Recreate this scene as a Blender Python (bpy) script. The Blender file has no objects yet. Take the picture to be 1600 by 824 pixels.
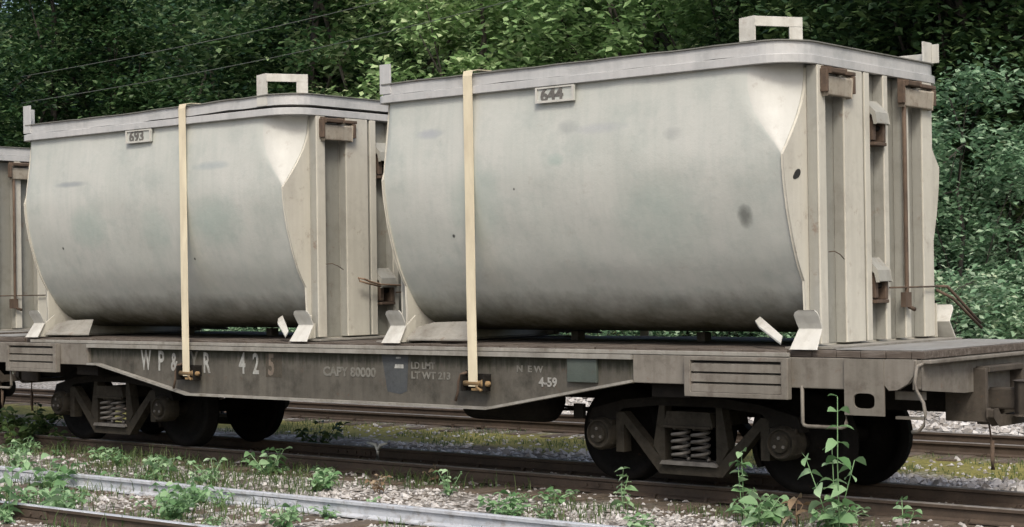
import bpy, math, random
from mathutils import Vector, Matrix, noise
R = math.radians
random.seed(7)
sc = bpy.context.scene
# ------------------------------------------------------------------ camera
cam_d = bpy.data.cameras.new('camera'); cam = bpy.data.objects.new('camera', cam_d)
sc.collection.objects.link(cam); sc.camera = cam
cam_d.sensor_width = 36; cam_d.lens = 36 * 2731.1 / 1600; cam_d.clip_start = .1; cam_d.clip_end = 2000
rt = Vector((.76836, .63986, -.01422)); up = Vector((.01733, .00141, .99985)); bk = Vector((.63978, -.76849, -.01001))
m = Matrix((rt, up, bk)).transposed().to_4x4(); m.translation = Vector((0, -12.45, 1.69)); cam.matrix_world = m
# ------------------------------------------------------------------ sky and sun (bright overcast)
SUN_EL, SUN_AZ = 48, 138          # azimuth measured clockwise from +Y
w = bpy.data.worlds.new('World'); sc.world = w; w.use_nodes = True
nt = w.node_tree; bg = nt.nodes['Background']; sky = nt.nodes.new('ShaderNodeTexSky')
sky.sky_type = 'NISHITA'; sky.sun_disc = False; sky.sun_elevation = R(SUN_EL); sky.sun_rotation = R(SUN_AZ)
sky.air_density = 1.0; sky.dust_density = 5.0; sky.ozone_density = 1.0
nt.links.new(sky.outputs[0], bg.inputs[0]); bg.inputs[1].default_value = .13
sl = bpy.data.lights.new('sun', 'SUN'); sl.energy = 1.5; sl.angle = R(14); sl.color = (1, .955, .86)
so = bpy.data.objects.new('sun', sl); sc.collection.objects.link(so)
sd = Vector((math.sin(R(SUN_AZ)) * math.cos(R(SUN_EL)), math.cos(R(SUN_AZ)) * math.cos(R(SUN_EL)), math.sin(R(SUN_EL))))
so.rotation_euler = sd.to_track_quat('Z', 'Y').to_euler(); so.location = (10, -20, 30)
sc.view_settings.view_transform = 'Standard'; sc.view_settings.look = 'None'
sc.view_settings.exposure = 0.6; sc.view_settings.gamma = 1

# ------------------------------------------------------------------ helpers
class MB:
    def __init__(s): s.v = []; s.f = []; s.sm = []; s.mi = []
    def add(s, vs, fs, smooth=False, mi=0):
        b = len(s.v); s.v += [tuple(p) for p in vs]
        for f in fs: s.f.append([b + i for i in f]); s.sm.append(smooth); s.mi.append(mi)
    def box(s, x0, x1, y0, y1, z0, z1, mi=0, bev=0):
        if x0 > x1: x0, x1 = x1, x0
        if y0 > y1: y0, y1 = y1, y0
        if z0 > z1: z0, z1 = z1, z0
        s.add([(x0,y0,z0),(x1,y0,z0),(x1,y1,z0),(x0,y1,z0),(x0,y0,z1),(x1,y0,z1),(x1,y1,z1),(x0,y1,z1)],
              [(0,3,2,1),(4,5,6,7),(0,1,5,4),(1,2,6,5),(2,3,7,6),(3,0,4,7)], mi=mi)
        return s
    def prism(s, pts, a0, a1, axis='y', mi=0):
        """pts 2-D outline extruded along axis; y: (x,z)  x: (y,z)  z: (x,y)"""
        n = len(pts)
        def P(p, a): return {'y': (p[0], a, p[1]), 'x': (a, p[0], p[1]), 'z': (p[0], p[1], a)}[axis]
        s.add([P(p, a0) for p in pts] + [P(p, a1) for p in pts],
              [tuple(range(n)), tuple(range(2*n-1, n-1, -1))] + [(i, (i+1) % n, n+(i+1) % n, n+i) for i in range(n)], mi=mi)
        return s
    def ring(s, outer, inner, a0, a1, axis='y', smooth=False):
        n = len(outer)
        def P(p, a): return {'y': (p[0], a, p[1]), 'x': (a, p[0], p[1]), 'z': (p[0], p[1], a)}[axis]
        V = [P(p, a0) for p in outer] + [P(p, a0) for p in inner] + [P(p, a1) for p in outer] + [P(p, a1) for p in inner]
        F = []
        for i in range(n):
            j = (i+1) % n
            F += [(i, j, n+j, n+i), (2*n+i, 3*n+i, 3*n+j, 2*n+j), (i, 2*n+i, 2*n+j, j), (n+i, n+j, 3*n+j, 3*n+i)]
        s.add(V, F, smooth); return s
    def tube(s, pts, r, n=8, r1=None, cap=True):
        pts = [Vector(p) for p in pts]; k = len(pts); rings = []
        up_ = Vector((0, 0, 1))
        for i, p in enumerate(pts):
            d = (pts[min(i+1, k-1)] - pts[max(i-1, 0)]).normalized()
            a = d.cross(up_)
            if a.length < .05: a = d.cross(Vector((1, 0, 0)))
            a.normalize(); b = d.cross(a)
            rr = r if r1 is None else r + (r1 - r) * i / (k-1)
            rings.append([p + (a*math.cos(2*math.pi*j/n) + b*math.sin(2*math.pi*j/n)) * rr for j in range(n)])
        V = [q for rg in rings for q in rg]
        F = [(i*n+j, i*n+(j+1) % n, (i+1)*n+(j+1) % n, (i+1)*n+j) for i in range(k-1) for j in range(n)]
        if cap: F += [tuple(range(n-1, -1, -1)), tuple((k-1)*n+j for j in range(n))]
        s.add(V, F, True); return s
    def lathe(s, prof, c, axis='y', n=32, smooth=True):
        """prof: (r, a) pairs around an axis through c"""
        V = []
        for (r, a) in prof:
            for j in range(n):
                t = 2*math.pi*j/n; u, v = r*math.cos(t), r*math.sin(t)
                if axis == 'y': V.append((c[0]+u, c[1]+a, c[2]+v))
                elif axis == 'x': V.append((c[0]+a, c[1]+u, c[2]+v))
                else: V.append((c[0]+u, c[1]+v, c[2]+a))
        k = len(prof)
        F = [(i*n+j, i*n+(j+1) % n, (i+1)*n+(j+1) % n, (i+1)*n+j) for i in range(k-1) for j in range(n)]
        s.add(V, F, smooth); return s
    def build(s, name, mats, parent=None, bevel=0, loc=None):
        me = bpy.data.meshes.new(name); me.from_pydata(s.v, [], s.f)
        for mt in (mats if isinstance(mats, (list, tuple)) else [mats]): me.materials.append(mt)
        me.polygons.foreach_set('use_smooth', s.sm); me.polygons.foreach_set('material_index', s.mi)
        me.update()
        o = bpy.data.objects.new(name, me); sc.collection.objects.link(o)
        if parent: o.parent = parent
        if loc: o.location = loc
        if bevel:
            b = o.modifiers.new('b', 'BEVEL'); b.width = bevel; b.segments = 2; b.limit_method = 'ANGLE'; b.angle_limit = R(40)
        return o
def tag(o, label=None, cat=None, group=None, kind=None):
    if label: o['label'] = label
    if cat: o['category'] = cat
    if group: o['group'] = group
    if kind: o['kind'] = kind
    return o
def empty(name, loc, label, cat, group=None, rz=0):
    o = bpy.data.objects.new(name, None); sc.collection.objects.link(o); o.location = loc; o.rotation_euler.z = rz
    o.empty_display_size = .2
    return tag(o, label, cat, group)
def copy_tree(o, parent=None):
    c = o.copy(); sc.collection.objects.link(c)
    if parent: c.parent = parent
    for ch in [q for q in sc.objects if q.parent == o]: copy_tree(ch, c)
    return c

# ------------------------------------------------------------------ materials
def new_mat(name, rough=.6, metal=0, spec=.4):
    mt = bpy.data.materials.new(name); mt.use_nodes = True
    b = mt.node_tree.nodes['Principled BSDF']
    b.inputs['Roughness'].default_value = rough; b.inputs['Metallic'].default_value = metal
    b.inputs['Specular IOR Level'].default_value = spec
    return mt, mt.node_tree, b
class G:
    """tiny node graph builder"""
    def __init__(s, nt): s.nt = nt; s.tc = nt.nodes.new('ShaderNodeTexCoord')
    def pos(s, scale=(1, 1, 1), space='Object', loc=(0, 0, 0)):
        mp = s.nt.nodes.new('ShaderNodeMapping'); mp.inputs['Scale'].default_value = scale; mp.inputs['Location'].default_value = loc
        s.nt.links.new(s.tc.outputs[space], mp.inputs[0]); return mp.outputs[0]
    def noise(s, vec, scale, detail=6, rough=.6, out=0):
        n = s.nt.nodes.new('ShaderNodeTexNoise'); n.inputs['Scale'].default_value = scale
        n.inputs['Detail'].default_value = detail; n.inputs['Roughness'].default_value = rough
        s.nt.links.new(vec, n.inputs['Vector']); return n.outputs[out]
    def vor(s, vec, scale, out=0):
        n = s.nt.nodes.new('ShaderNodeTexVoronoi'); n.inputs['Scale'].default_value = scale
        s.nt.links.new(vec, n.inputs['Vector']); return n.outputs[out]
    def ramp(s, fac, stops):
        n = s.nt.nodes.new('ShaderNodeValToRGB'); e = n.color_ramp.elements
        while len(e) < len(stops): e.new(.5)
        for i, (p, c) in enumerate(stops):
            e[i].position = p; e[i].color = (c, c, c, 1) if isinstance(c, (int, float)) else (*c, 1)
        s.nt.links.new(fac, n.inputs[0]); return n.outputs[0]
    def mix(s, fac, a, b, mode='MIX'):
        n = s.nt.nodes.new('ShaderNodeMix'); n.data_type = 'RGBA'; n.blend_type = mode
        for inp, v in ((n.inputs['Factor'], fac), (n.inputs[6], a), (n.inputs[7], b)):
            if isinstance(v, bpy.types.NodeSocket): s.nt.links.new(v, inp)
            elif isinstance(v, (int, float)): inp.default_value = v
            else: inp.default_value = (*v, 1)
        return n.outputs[2]
    def math(s, op, a, b=0.0):
        n = s.nt.nodes.new('ShaderNodeMath'); n.operation = op
        for inp, v in ((n.inputs[0], a), (n.inputs[1], b)):
            if isinstance(v, bpy.types.NodeSocket): s.nt.links.new(v, inp)
            else: inp.default_value = v
        return n.outputs[0]
    def axis(s, i, space='Object'):
        n = s.nt.nodes.new('ShaderNodeSeparateXYZ'); s.nt.links.new(s.tc.outputs[space], n.inputs[0]); return n.outputs[i]
    def bump(s, h, strength, dist=.01):
        n = s.nt.nodes.new('ShaderNodeBump'); n.inputs['Strength'].default_value = strength; n.inputs['Distance'].default_value = dist
        s.nt.links.new(h, n.inputs['Height']); return n.outputs[0]
def lk(nt, a, b): nt.links.new(a, b)

def mat_metal(name, c1, c2, dirt, dirt_amt=.5, spots=(), spec=.4, rust=(.13, .06, .03), rust_amt=.15, rough=.55, scale=1.0, streak=True, metal=0, bump=.25, moss_or_shade=None, drip=None):
    mt, nt, b = new_mat(name, rough, metal, spec); g = G(nt)
    p = g.pos()
    base = g.mix(g.ramp(g.noise(p, 1.3*scale, 8, .65), [(.3, 0), (.7, 1)]), c1, c2)
    if streak:
        st = g.ramp(g.noise(g.pos((9, 9, .55)), 1.6, 5, .6), [(.42, 0), (.72, 1)])
        base = g.mix(g.math('MULTIPLY', st, .45*dirt_amt), base, dirt)
    bl = g.ramp(g.noise(g.pos(loc=(3, 1, 7)), 3.1*scale, 9, .7), [(.5, 0), (.72, 1)])
    base = g.mix(g.math('MULTIPLY', bl, dirt_amt), base, dirt)
    rs = g.ramp(g.noise(g.pos(loc=(9, 5, 2)), 7*scale, 10, .72), [(.60, 0), (.70, 1)])
    base = g.mix(g.math('MULTIPLY', rs, rust_amt), base, rust)
    if moss_or_shade:   # grime mixed with painted underside shade near the tub's foot, broken by noise
        z0, z1, mc, amt = moss_or_shade
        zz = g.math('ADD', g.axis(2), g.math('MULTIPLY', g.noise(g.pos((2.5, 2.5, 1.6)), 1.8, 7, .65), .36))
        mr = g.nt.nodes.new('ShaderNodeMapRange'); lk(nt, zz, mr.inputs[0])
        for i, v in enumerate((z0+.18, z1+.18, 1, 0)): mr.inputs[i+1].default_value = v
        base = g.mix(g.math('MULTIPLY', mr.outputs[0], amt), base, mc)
    if drip:   # dirty water runs that start under the top flange
        z0, z1, dc, amt = drip
        zz = g.math('ADD', g.axis(2), g.math('MULTIPLY', g.math('SUBTRACT', g.noise(g.pos((7, 7, .5)), 2.2, 7, .7), .5), .45))
        mr = g.nt.nodes.new('ShaderNodeMapRange'); lk(nt, zz, mr.inputs[0])
        for i, v in enumerate((z0, z1, 0, 1)): mr.inputs[i+1].default_value = v
        base = g.mix(g.math('MULTIPLY', mr.outputs[0], amt), base, dc)
    for (sx, sz, rx, rz, col, am) in spots:      # smudges on the near shell, in tub coordinates
        dx = g.math('DIVIDE', g.math('SUBTRACT', g.axis(0), sx), rx); dz = g.math('DIVIDE', g.math('SUBTRACT', g.axis(2), sz), rz)
        dd = g.math('ADD', g.math('MULTIPLY', dx, dx), g.math('MULTIPLY', dz, dz))
        dd = g.math('ADD', dd, g.math('MULTIPLY', g.math('SUBTRACT', g.noise(g.pos((1, 1, 1)), 9, 5, .7), .5), 1.3))
        near = g.math('LESS_THAN', g.axis(1), 0)
        base = g.mix(g.math('MULTIPLY', g.math('MULTIPLY', g.ramp(dd, [(.0, 1), (.4, .6), (1, 0)]), am*.75), near), base, col)
    lk(nt, base, b.inputs['Base Color'])
    h = g.noise(p, 14*scale, 8, .7)
    lk(nt, g.ramp(h, [(.3, rough-.12), (.7, min(1, rough+.2))]), b.inputs['Roughness'])
    lk(nt, g.bump(h, bump, .012), b.inputs['Normal'])
    return mt
M = {}
TUB = dict(dirt_amt=.55, rust_amt=.14, rough=.44, moss_or_shade=(.13, .46, (.045, .042, .016), .95))  # foot band mixes real grime with painted occlusion shade
GB = (.22, .31, .28)
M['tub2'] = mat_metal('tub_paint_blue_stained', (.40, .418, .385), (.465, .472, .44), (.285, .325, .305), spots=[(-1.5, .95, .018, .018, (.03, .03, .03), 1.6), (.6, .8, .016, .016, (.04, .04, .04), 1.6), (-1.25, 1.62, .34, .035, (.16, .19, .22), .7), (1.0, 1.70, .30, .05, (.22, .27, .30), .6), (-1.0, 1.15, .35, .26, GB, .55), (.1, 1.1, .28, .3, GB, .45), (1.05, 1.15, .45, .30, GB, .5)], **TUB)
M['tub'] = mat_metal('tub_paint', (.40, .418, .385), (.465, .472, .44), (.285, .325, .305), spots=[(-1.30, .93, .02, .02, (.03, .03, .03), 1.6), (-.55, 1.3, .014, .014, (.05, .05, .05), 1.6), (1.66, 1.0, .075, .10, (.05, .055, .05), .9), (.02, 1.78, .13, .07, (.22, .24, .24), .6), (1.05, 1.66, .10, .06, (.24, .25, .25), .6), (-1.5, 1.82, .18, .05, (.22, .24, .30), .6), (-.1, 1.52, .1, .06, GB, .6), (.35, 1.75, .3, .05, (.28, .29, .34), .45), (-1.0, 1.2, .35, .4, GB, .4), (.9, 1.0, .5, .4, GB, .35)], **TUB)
M['tub_old'] = mat_metal('tub_paint', (.40, .405, .385), (.46, .455, .43), (.27, .30, .285), .45, rust_amt=.12, rough=.5, moss_or_shade=(.10, .60, (.045, .042, .018), .97))
M['end'] = mat_metal('end_paint', (.44, .425, .365), (.52, .505, .44), (.28, .26, .225), .5, rust_amt=.4, rough=.6)
M['lid'] = mat_metal('lid_paint', (.38, .39, .39), (.47, .465, .455), (.22, .23, .23), .6, rust_amt=.2, rough=.42)
M['lidtop'] = mat_metal('lid_top_paint', (.12, .12, .11), (.20, .20, .18), (.06, .06, .05), .5, rust_amt=.4, rough=.8)
M['white'] = mat_metal('pale_bracket_paint', (.44, .44, .41), (.54, .535, .49), (.22, .20, .16), .6, rust_amt=.3, rough=.55)
M['rust'] = mat_metal('rusty_steel', (.07, .048, .034), (.12, .085, .06), (.03, .024, .02), .7, rust_amt=.6, rough=.9, scale=4)
M['rustgrey'] = mat_metal('rust_stained_paint', (.26, .235, .19), (.36, .33, .27), (.11, .07, .045), .8, rust=(.15, .07, .04), rust_amt=.7, rough=.8, scale=3)
M['sill'] = mat_metal('weathered_sill', (.066, .061, .050), (.108, .10, .083), (.028, .026, .020), .95, rust=(.085, .045, .028), rust_amt=.8, rough=.7, scale=1.3, drip=(.94, 1.03, (.022, .024, .012), .9))
M['sillpale'] = mat_metal('grey_brown_steel', (.135, .125, .105), (.20, .185, .16), (.065, .052, .04), .8, rust=(.12, .065, .04), rust_amt=.5, rough=.7, scale=1.5)
M['flange'] = mat_metal('pale_flange_paint', (.20, .195, .175), (.29, .28, .25), (.10, .085, .065), .7, rust_amt=.5, rough=.6, scale=2)
M['truck'] = mat_metal('near_black_cast_steel', (.010, .009, .008), (.02, .018, .015), (.006, .005, .005), .6, spec=.12, rust=(.05, .028, .018), rust_amt=.4, rough=.85, scale=3)  # near-black colour; holds painted shade on the bogie top chords
M['spring'] = mat_metal('grey_spring_steel', (.085, .08, .072), (.17, .16, .145), (.03, .027, .024), .7, rust_amt=.4, rough=.6, scale=4)
M['wheel'] = mat_metal('dark_wheel_steel', (.006, .006, .006), (.012, .011, .010), (.004, .004, .004), .6, spec=.08, rust=(.05, .027, .018), rust_amt=.5, rough=.75, scale=3)
M['patch'] = mat_metal('dark_blue_grey_patch', (.045, .050, .056), (.062, .068, .070), (.03, .03, .028), .8, rust_amt=.1, rough=.7, scale=2)
M['green'] = mat_metal('dark_green_plate', (.05, .065, .055), (.075, .09, .08), (.03, .035, .03), .5, rust_amt=.2, rough=.6, scale=2)
M['stencil'] = mat_metal('worn_stencil_paint', (.29, .30, .28), (.40, .40, .38), (.10, .09, .075), 1.0, rust=(.12, .10, .085), rust_amt=.8, rough=.7, scale=5)
M['faint'] = mat_metal('faint_stencil_paint', (.12, .117, .10), (.21, .21, .19), (.08, .07, .055), 1.0, rust=(.12, .10, .085), rust_amt=.9, rough=.7, scale=6)
M['brownst'] = mat_metal('faded_brown_stencil', (.14, .115, .09), (.18, .145, .115), (.08, .07, .055), .8, rust_amt=.7, rough=.7, scale=6)
M['rail'] = mat_metal('rusty_rail', (.05, .037, .028), (.085, .062, .045), (.04, .032, .025), .6, rust_amt=.5, rough=.75, scale=4, streak=False)
M['railpale'] = mat_metal('blue_grey_rail', (.33, .36, .40), (.48, .50, .53), (.17, .145, .12), .85, rust_amt=.75, rough=.45, scale=3, streak=False, bump=.4)
M['railhead'] = mat_metal('worn_rail_head', (.13, .12, .11), (.20, .19, .18), (.09, .07, .05), .6, rust_amt=.4, rough=.45, scale=4, streak=False)
M['truckf2'] = mat_metal('dull_wire', (.07, .08, .07), (.10, .11, .10), (.05, .05, .05), .3, rough=.8)
M['recess2'] = mat_metal('web_shade_or_plain_paint', (.24, .24, .215), (.31, .31, .28), (.15, .14, .12), .6, rust_amt=.5, rough=.7)  # shade of the channel sides put into the grey; also plain lug grey
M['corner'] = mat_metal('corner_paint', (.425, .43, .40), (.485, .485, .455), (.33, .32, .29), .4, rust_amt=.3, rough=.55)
M['recess'] = mat_metal('recess_shade_paint', (.20, .20, .175), (.26, .26, .23), (.12, .11, .09), .6, rust_amt=.5, rough=.7)  # occlusion shade inside the end channels, put into the colour
M['sheet'] = mat_metal('dull_deck_sheet', (.20, .205, .20), (.28, .28, .265), (.12, .10, .08), .7, rust_amt=.5, rough=.7)
M['coupler'] = mat_metal('brown_cast_steel', (.045, .038, .030), (.080, .068, .054), (.022, .018, .014), .7, rust_amt=.5, rough=.8, scale=3)
M['square'] = mat_metal('dark_square_paint', (.045, .04, .03), (.075, .065, .05), (.03, .026, .018), .9, rust_amt=.6, rough=.8, scale=4)
M['rustyel0'] = mat_metal('light_rust_rod', (.22, .15, .10), (.32, .23, .16), (.08, .05, .035), .6, rust_amt=.5, rough=.8, scale=5)
M['black'] = mat_metal('black_rubber', (.012, .012, .012), (.02, .02, .02), (.01, .01, .01), .3, rust_amt=0, rough=.7)
M['numeral'] = mat_metal('dark_numeral_paint', (.10, .10, .09), (.15, .14, .13), (.06, .05, .05), .5, rust_amt=.3, rough=.7, scale=5)

mt, nt, b = new_mat('cream_webbing', .85); g = G(nt)
base = g.mix(g.ramp(g.noise(g.pos((1, 1, .3)), 4, 6), [(.35, 0), (.7, 1)]), (.68, .62, .46), (.46, .40, .29))
lk(nt, base, b.inputs['Base Color'])
wv = g.nt.nodes.new('ShaderNodeTexWave'); wv.inputs['Scale'].default_value = 60; wv.bands_direction = 'X'; lk(nt, g.pos(), wv.inputs[0])
lk(nt, g.bump(wv.outputs[1], .3, .002), b.inputs['Normal']); M['strap'] = mt

mt, nt, b = new_mat('old_planks', .8); g = G(nt)
gr = g.noise(g.pos((.7, 6, 6)), 5, 8, .7)
base = g.ramp(gr, [(.25, (.045, .034, .027)), (.5, (.085, .069, .056)), (.75, (.19, .17, .15))])
lk(nt, base, b.inputs['Base Color']); lk(nt, g.bump(gr, .6, .01), b.inputs['Normal']); M['wood'] = mt
mt, nt, b = new_mat('sleeper_wood', .9); g = G(nt)
gr = g.noise(g.pos((8, 1, 8)), 4, 8, .7)
base = g.ramp(gr, [(.25, (.055, .042, .032)), (.5, (.10, .078, .058)), (.75, (.19, .15, .115))])
lk(nt, base, b.inputs['Base Color']); lk(nt, g.bump(gr, .8, .015), b.inputs['Normal']); M['sleeper'] = mt

# ground: ballast, moss and soil by position (world coordinates of the terrain sheet)
mt, nt, b = new_mat('ground', .95); g = G(nt)
p = g.pos()
vo = g.vor(p, 22, 1); vd = g.vor(p, 22, 0)
bw = g.nt.nodes.new('ShaderNodeRGBToBW'); lk(nt, vo, bw.inputs[0])
stone = g.ramp(bw.outputs[0], [(.15, (.24, .225, .205)), (.5, (.40, .385, .365)), (.85, (.56, .55, .53))])
stone = g.mix(g.ramp(vd, [(.35, 0), (.75, 1)]), stone, (.06, .05, .04))
soil = g.ramp(g.noise(p, 9, 9, .7), [(.3, (.055, .042, .03)), (.7, (.13, .105, .075))])
moss_or_shade = g.ramp(g.noise(p, 12, 9, .75), [(.3, (.09, .10, .025)), (.5, (.20, .185, .045)), (.75, (.32, .28, .08))])
yy = g.math('ADD', g.axis(1), g.math('MULTIPLY', g.math('SUBTRACT', g.noise(p, .9, 5, .6), .5), 1.3))
def band(a, bb, c, d):
    up_ = g.nt.nodes.new('ShaderNodeMapRange'); lk(nt, yy, up_.inputs[0])
    for i, v in enumerate((a, bb, 0, 1)): up_.inputs[i+1].default_value = v
    dn = g.nt.nodes.new('ShaderNodeMapRange'); lk(nt, yy, dn.inputs[0])
    for i, v in enumerate((c, d, 1, 0)): dn.inputs[i+1].default_value = v
    return g.math('MULTIPLY', up_.outputs[0], dn.outputs[0])
base = g.mix(g.ramp(g.noise(p, 1.1, 6, .65), [(.42, 0), (.58, 1)]), stone, soil)
base = g.mix(band(-1.2, -.9, .8, 1.0), base, soil)
base = g.mix(g.math('MULTIPLY', band(2.0, 2.4, 3.5, 3.9), .95), base, moss_or_shade)
base = g.mix(band(5.1, 5.5, 8.2, 9.0), base, stone)
leafl = g.ramp(g.noise(p, 6, 9, .8), [(.3, (.02, .03, .01)), (.55, (.05, .07, .02)), (.8, (.09, .08, .04))])
base = g.mix(band(8.6, 9.6, 400, 500), base, leafl)
lk(nt, base, b.inputs['Base Color'])
lk(nt, g.bump(g.math('ADD', g.math('MULTIPLY', vd, -1), g.noise(p, 30, 6)), .7, .03), b.inputs['Normal'])
M['ground'] = mt
mt, nt, b = new_mat('stone_chips', .9); g = G(nt)
ri = g.nt.nodes.new('ShaderNodeNewGeometry').outputs['Random Per Island']
base = g.ramp(ri, [(0, (.20, .185, .17)), (.5, (.36, .345, .33)), (1, (.55, .54, .53))])
base = g.mix(g.ramp(g.noise(g.pos(), 40, 5), [(.4, 0), (.8, .5)]), base, (.16, .14, .11))
lk(nt, base, b.inputs['Base Color']); M['stone'] = mt

def mat_leaf(name, stops, trans=.35, rough=.5, big=.35):
    mt, nt, b = new_mat(name, rough, spec=.35); g = G(nt)
    ri = g.nt.nodes.new('ShaderNodeNewGeometry').outputs['Random Per Island']
    oi = g.nt.nodes.new('ShaderNodeObjectInfo').outputs['Random']
    v = g.math('ADD', g.math('MULTIPLY', ri, .55), g.math('MULTIPLY', g.noise(g.pos(), .45, 3), .45))
    v = g.math('ADD', v, g.math('MULTIPLY', g.math('SUBTRACT', oi, .5), .25))
    col = g.ramp(v, stops)
    lk(nt, col, b.inputs['Base Color'])
    tr = nt.nodes.new('ShaderNodeBsdfTranslucent'); lk(nt, col, tr.inputs[0])
    mx = nt.nodes.new('ShaderNodeMixShader'); mx.inputs[0].default_value = trans
    lk(nt, b.outputs[0], mx.inputs[1]); lk(nt, tr.outputs[0], mx.inputs[2])
    lk(nt, mx.outputs[0], nt.nodes['Material Output'].inputs[0])
    return mt
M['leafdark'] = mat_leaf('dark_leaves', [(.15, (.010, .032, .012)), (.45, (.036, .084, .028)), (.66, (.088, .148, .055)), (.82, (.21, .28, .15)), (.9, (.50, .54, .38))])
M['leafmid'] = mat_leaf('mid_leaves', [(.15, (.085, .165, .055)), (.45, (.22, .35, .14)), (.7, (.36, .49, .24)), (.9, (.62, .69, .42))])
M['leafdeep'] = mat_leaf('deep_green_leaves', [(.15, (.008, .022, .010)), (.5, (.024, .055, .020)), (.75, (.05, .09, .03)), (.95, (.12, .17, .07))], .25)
M['leafpale'] = mat_leaf('pale_leaves', [(.15, (.08, .165, .085)), (.5, (.21, .34, .20)), (.75, (.38, .49, .34)), (.9, (.62, .66, .42))])
M['weed'] = mat_leaf('weed_leaves', [(.15, (.11, .23, .09)), (.5, (.24, .40, .20)), (.9, (.46, .62, .40))], .4)
M['weeddark'] = mat_leaf('dark_weed_leaves', [(.15, (.04, .08, .03)), (.5, (.08, .13, .04)), (.9, (.16, .20, .08))], .4)
M['dryleaf'] = mat_leaf('dry_stalks', [(.1, (.16, .10, .06)), (.5, (.26, .19, .12)), (.9, (.40, .32, .22))], .2)
mt, nt, b = new_mat('bark', .9); g = G(nt)
gr = g.noise(g.pos((4, 4, .8)), 4, 8, .7)
lk(nt, g.ramp(gr, [(.3, (.025, .022, .018)), (.6, (.055, .05, .04)), (.8, (.10, .095, .08))]), b.inputs['Base Color'])
lk(nt, g.bump(gr, .8, .03), b.inputs['Normal']); M['bark'] = mt
mt, nt, b = new_mat('bleached_wood', .8); b.inputs['Base Color'].default_value = (.62, .62, .58, 1); M['bleached'] = mt

# ------------------------------------------------------------------ ground and hillside (one sheet)
def gz(x, y):
    z = -.135
    if y > 7.5: z += min(1, (y-7.5)/6)*.5
    if y > 24: t = y - 24; z += .010*t*t if t < 22 else 4.84 + .44*(t-22)
    z += .025*noise.noise(Vector((x*.8, y*.8, 0)))*(1 if abs(y) > 1.3 else .4)
    if y > 9: z += .5*noise.noise(Vector((x*.12, y*.12, 3)))*min(1, (y-9)/6)
    return min(z, 40)
def axis_pts(lo, hi, dlo, dhi, n, far):
    core = [dlo + (dhi-dlo)*i/n for i in range(n+1)]
    a = []; st = (dhi-dlo)/n; x = dhi
    while x < hi: st *= 1.25; x += st; a.append(min(x, hi))
    bb = []; st = (dhi-dlo)/n; x = dlo
    while x > lo: st *= 1.25; x -= st; bb.append(max(x, lo))
    return bb[::-1] + core + a
xs = axis_pts(-600, 600, -24, 2, 130, 0); ys = axis_pts(-500, 600, -6, 26, 150, 0)
gm = MB(); nx = len(xs)
gm.add([(x, y, gz(x, y)) for y in ys for x in xs],
       [(j*nx+i, j*nx+i+1, (j+1)*nx+i+1, (j+1)*nx+i) for j in range(len(ys)-1) for i in range(nx-1)], True)
tag(gm.build('ground', M['ground']), kind='structure')

# ballast chips
def chip(mb, x, y, z, s, rnd):
    a = rnd.uniform(0, 6.28); ca, sa = math.cos(a), math.sin(a)
    pts = [(1, 0, 0), (-1, 0, 0), (0, 1, 0), (0, -1, 0), (.3, .2, 1), (-.2, -.3, .9), (0, 0, -.6)]
    V = []
    sx, sy, sz = s*rnd.uniform(.7, 1.3), s*rnd.uniform(.5, 1), s*rnd.uniform(.4, .8)
    for q in pts:
        px, py, pz = [(c + rnd.uniform(-.25, .25)) for c in q]; px *= sx; py *= sy; pz *= sz
        V.append((x+px*ca-py*sa, y+px*sa+py*ca, z+pz))
    mb.add(V, [(0, 2, 4), (2, 1, 5), (2, 5, 4), (1, 3, 5), (3, 0, 4), (3, 4, 5), (0, 6, 2), (2, 6, 1), (1, 6, 3), (3, 6, 0)])
rnd = random.Random(3); st = MB()
def scatter(n, x0, x1, y0, y1, s0, s1, dens=None):
    for _ in range(n):
        x, y = rnd.uniform(x0, x1), rnd.uniform(y0, y1)
        if dens and rnd.random() > dens(x, y): continue
        s_ = rnd.uniform(s0, s1)*(1 if rnd.random() < .9 else 1.6); chip(st, x, y, gz(x, y)+s_*.15, s_, rnd)
scatter(15000, -17, -5.5, -4.8, -1.1, .010, .028, lambda x, y: .35+.65*(noise.noise(Vector((x*.7, y*.9, 5))) > -.05))
scatter(1800, -16, -4, -.95, .95, .012, .03)
scatter(3800, -14, -4.5, .75, 2.1, .02, .05, lambda x, y: 1 if x > -8.5 else .25)
scatter(500, -16, -5, 2.2, 3.7, .015, .03)
scatter(6500, -26, -5, 5.2, 9.0, .03, .07)
tag(st.build('ballast', M['stone']), 'loose pale crushed ballast stones strewn along and between the railway tracks', 'gravel', kind='stuff')

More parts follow.
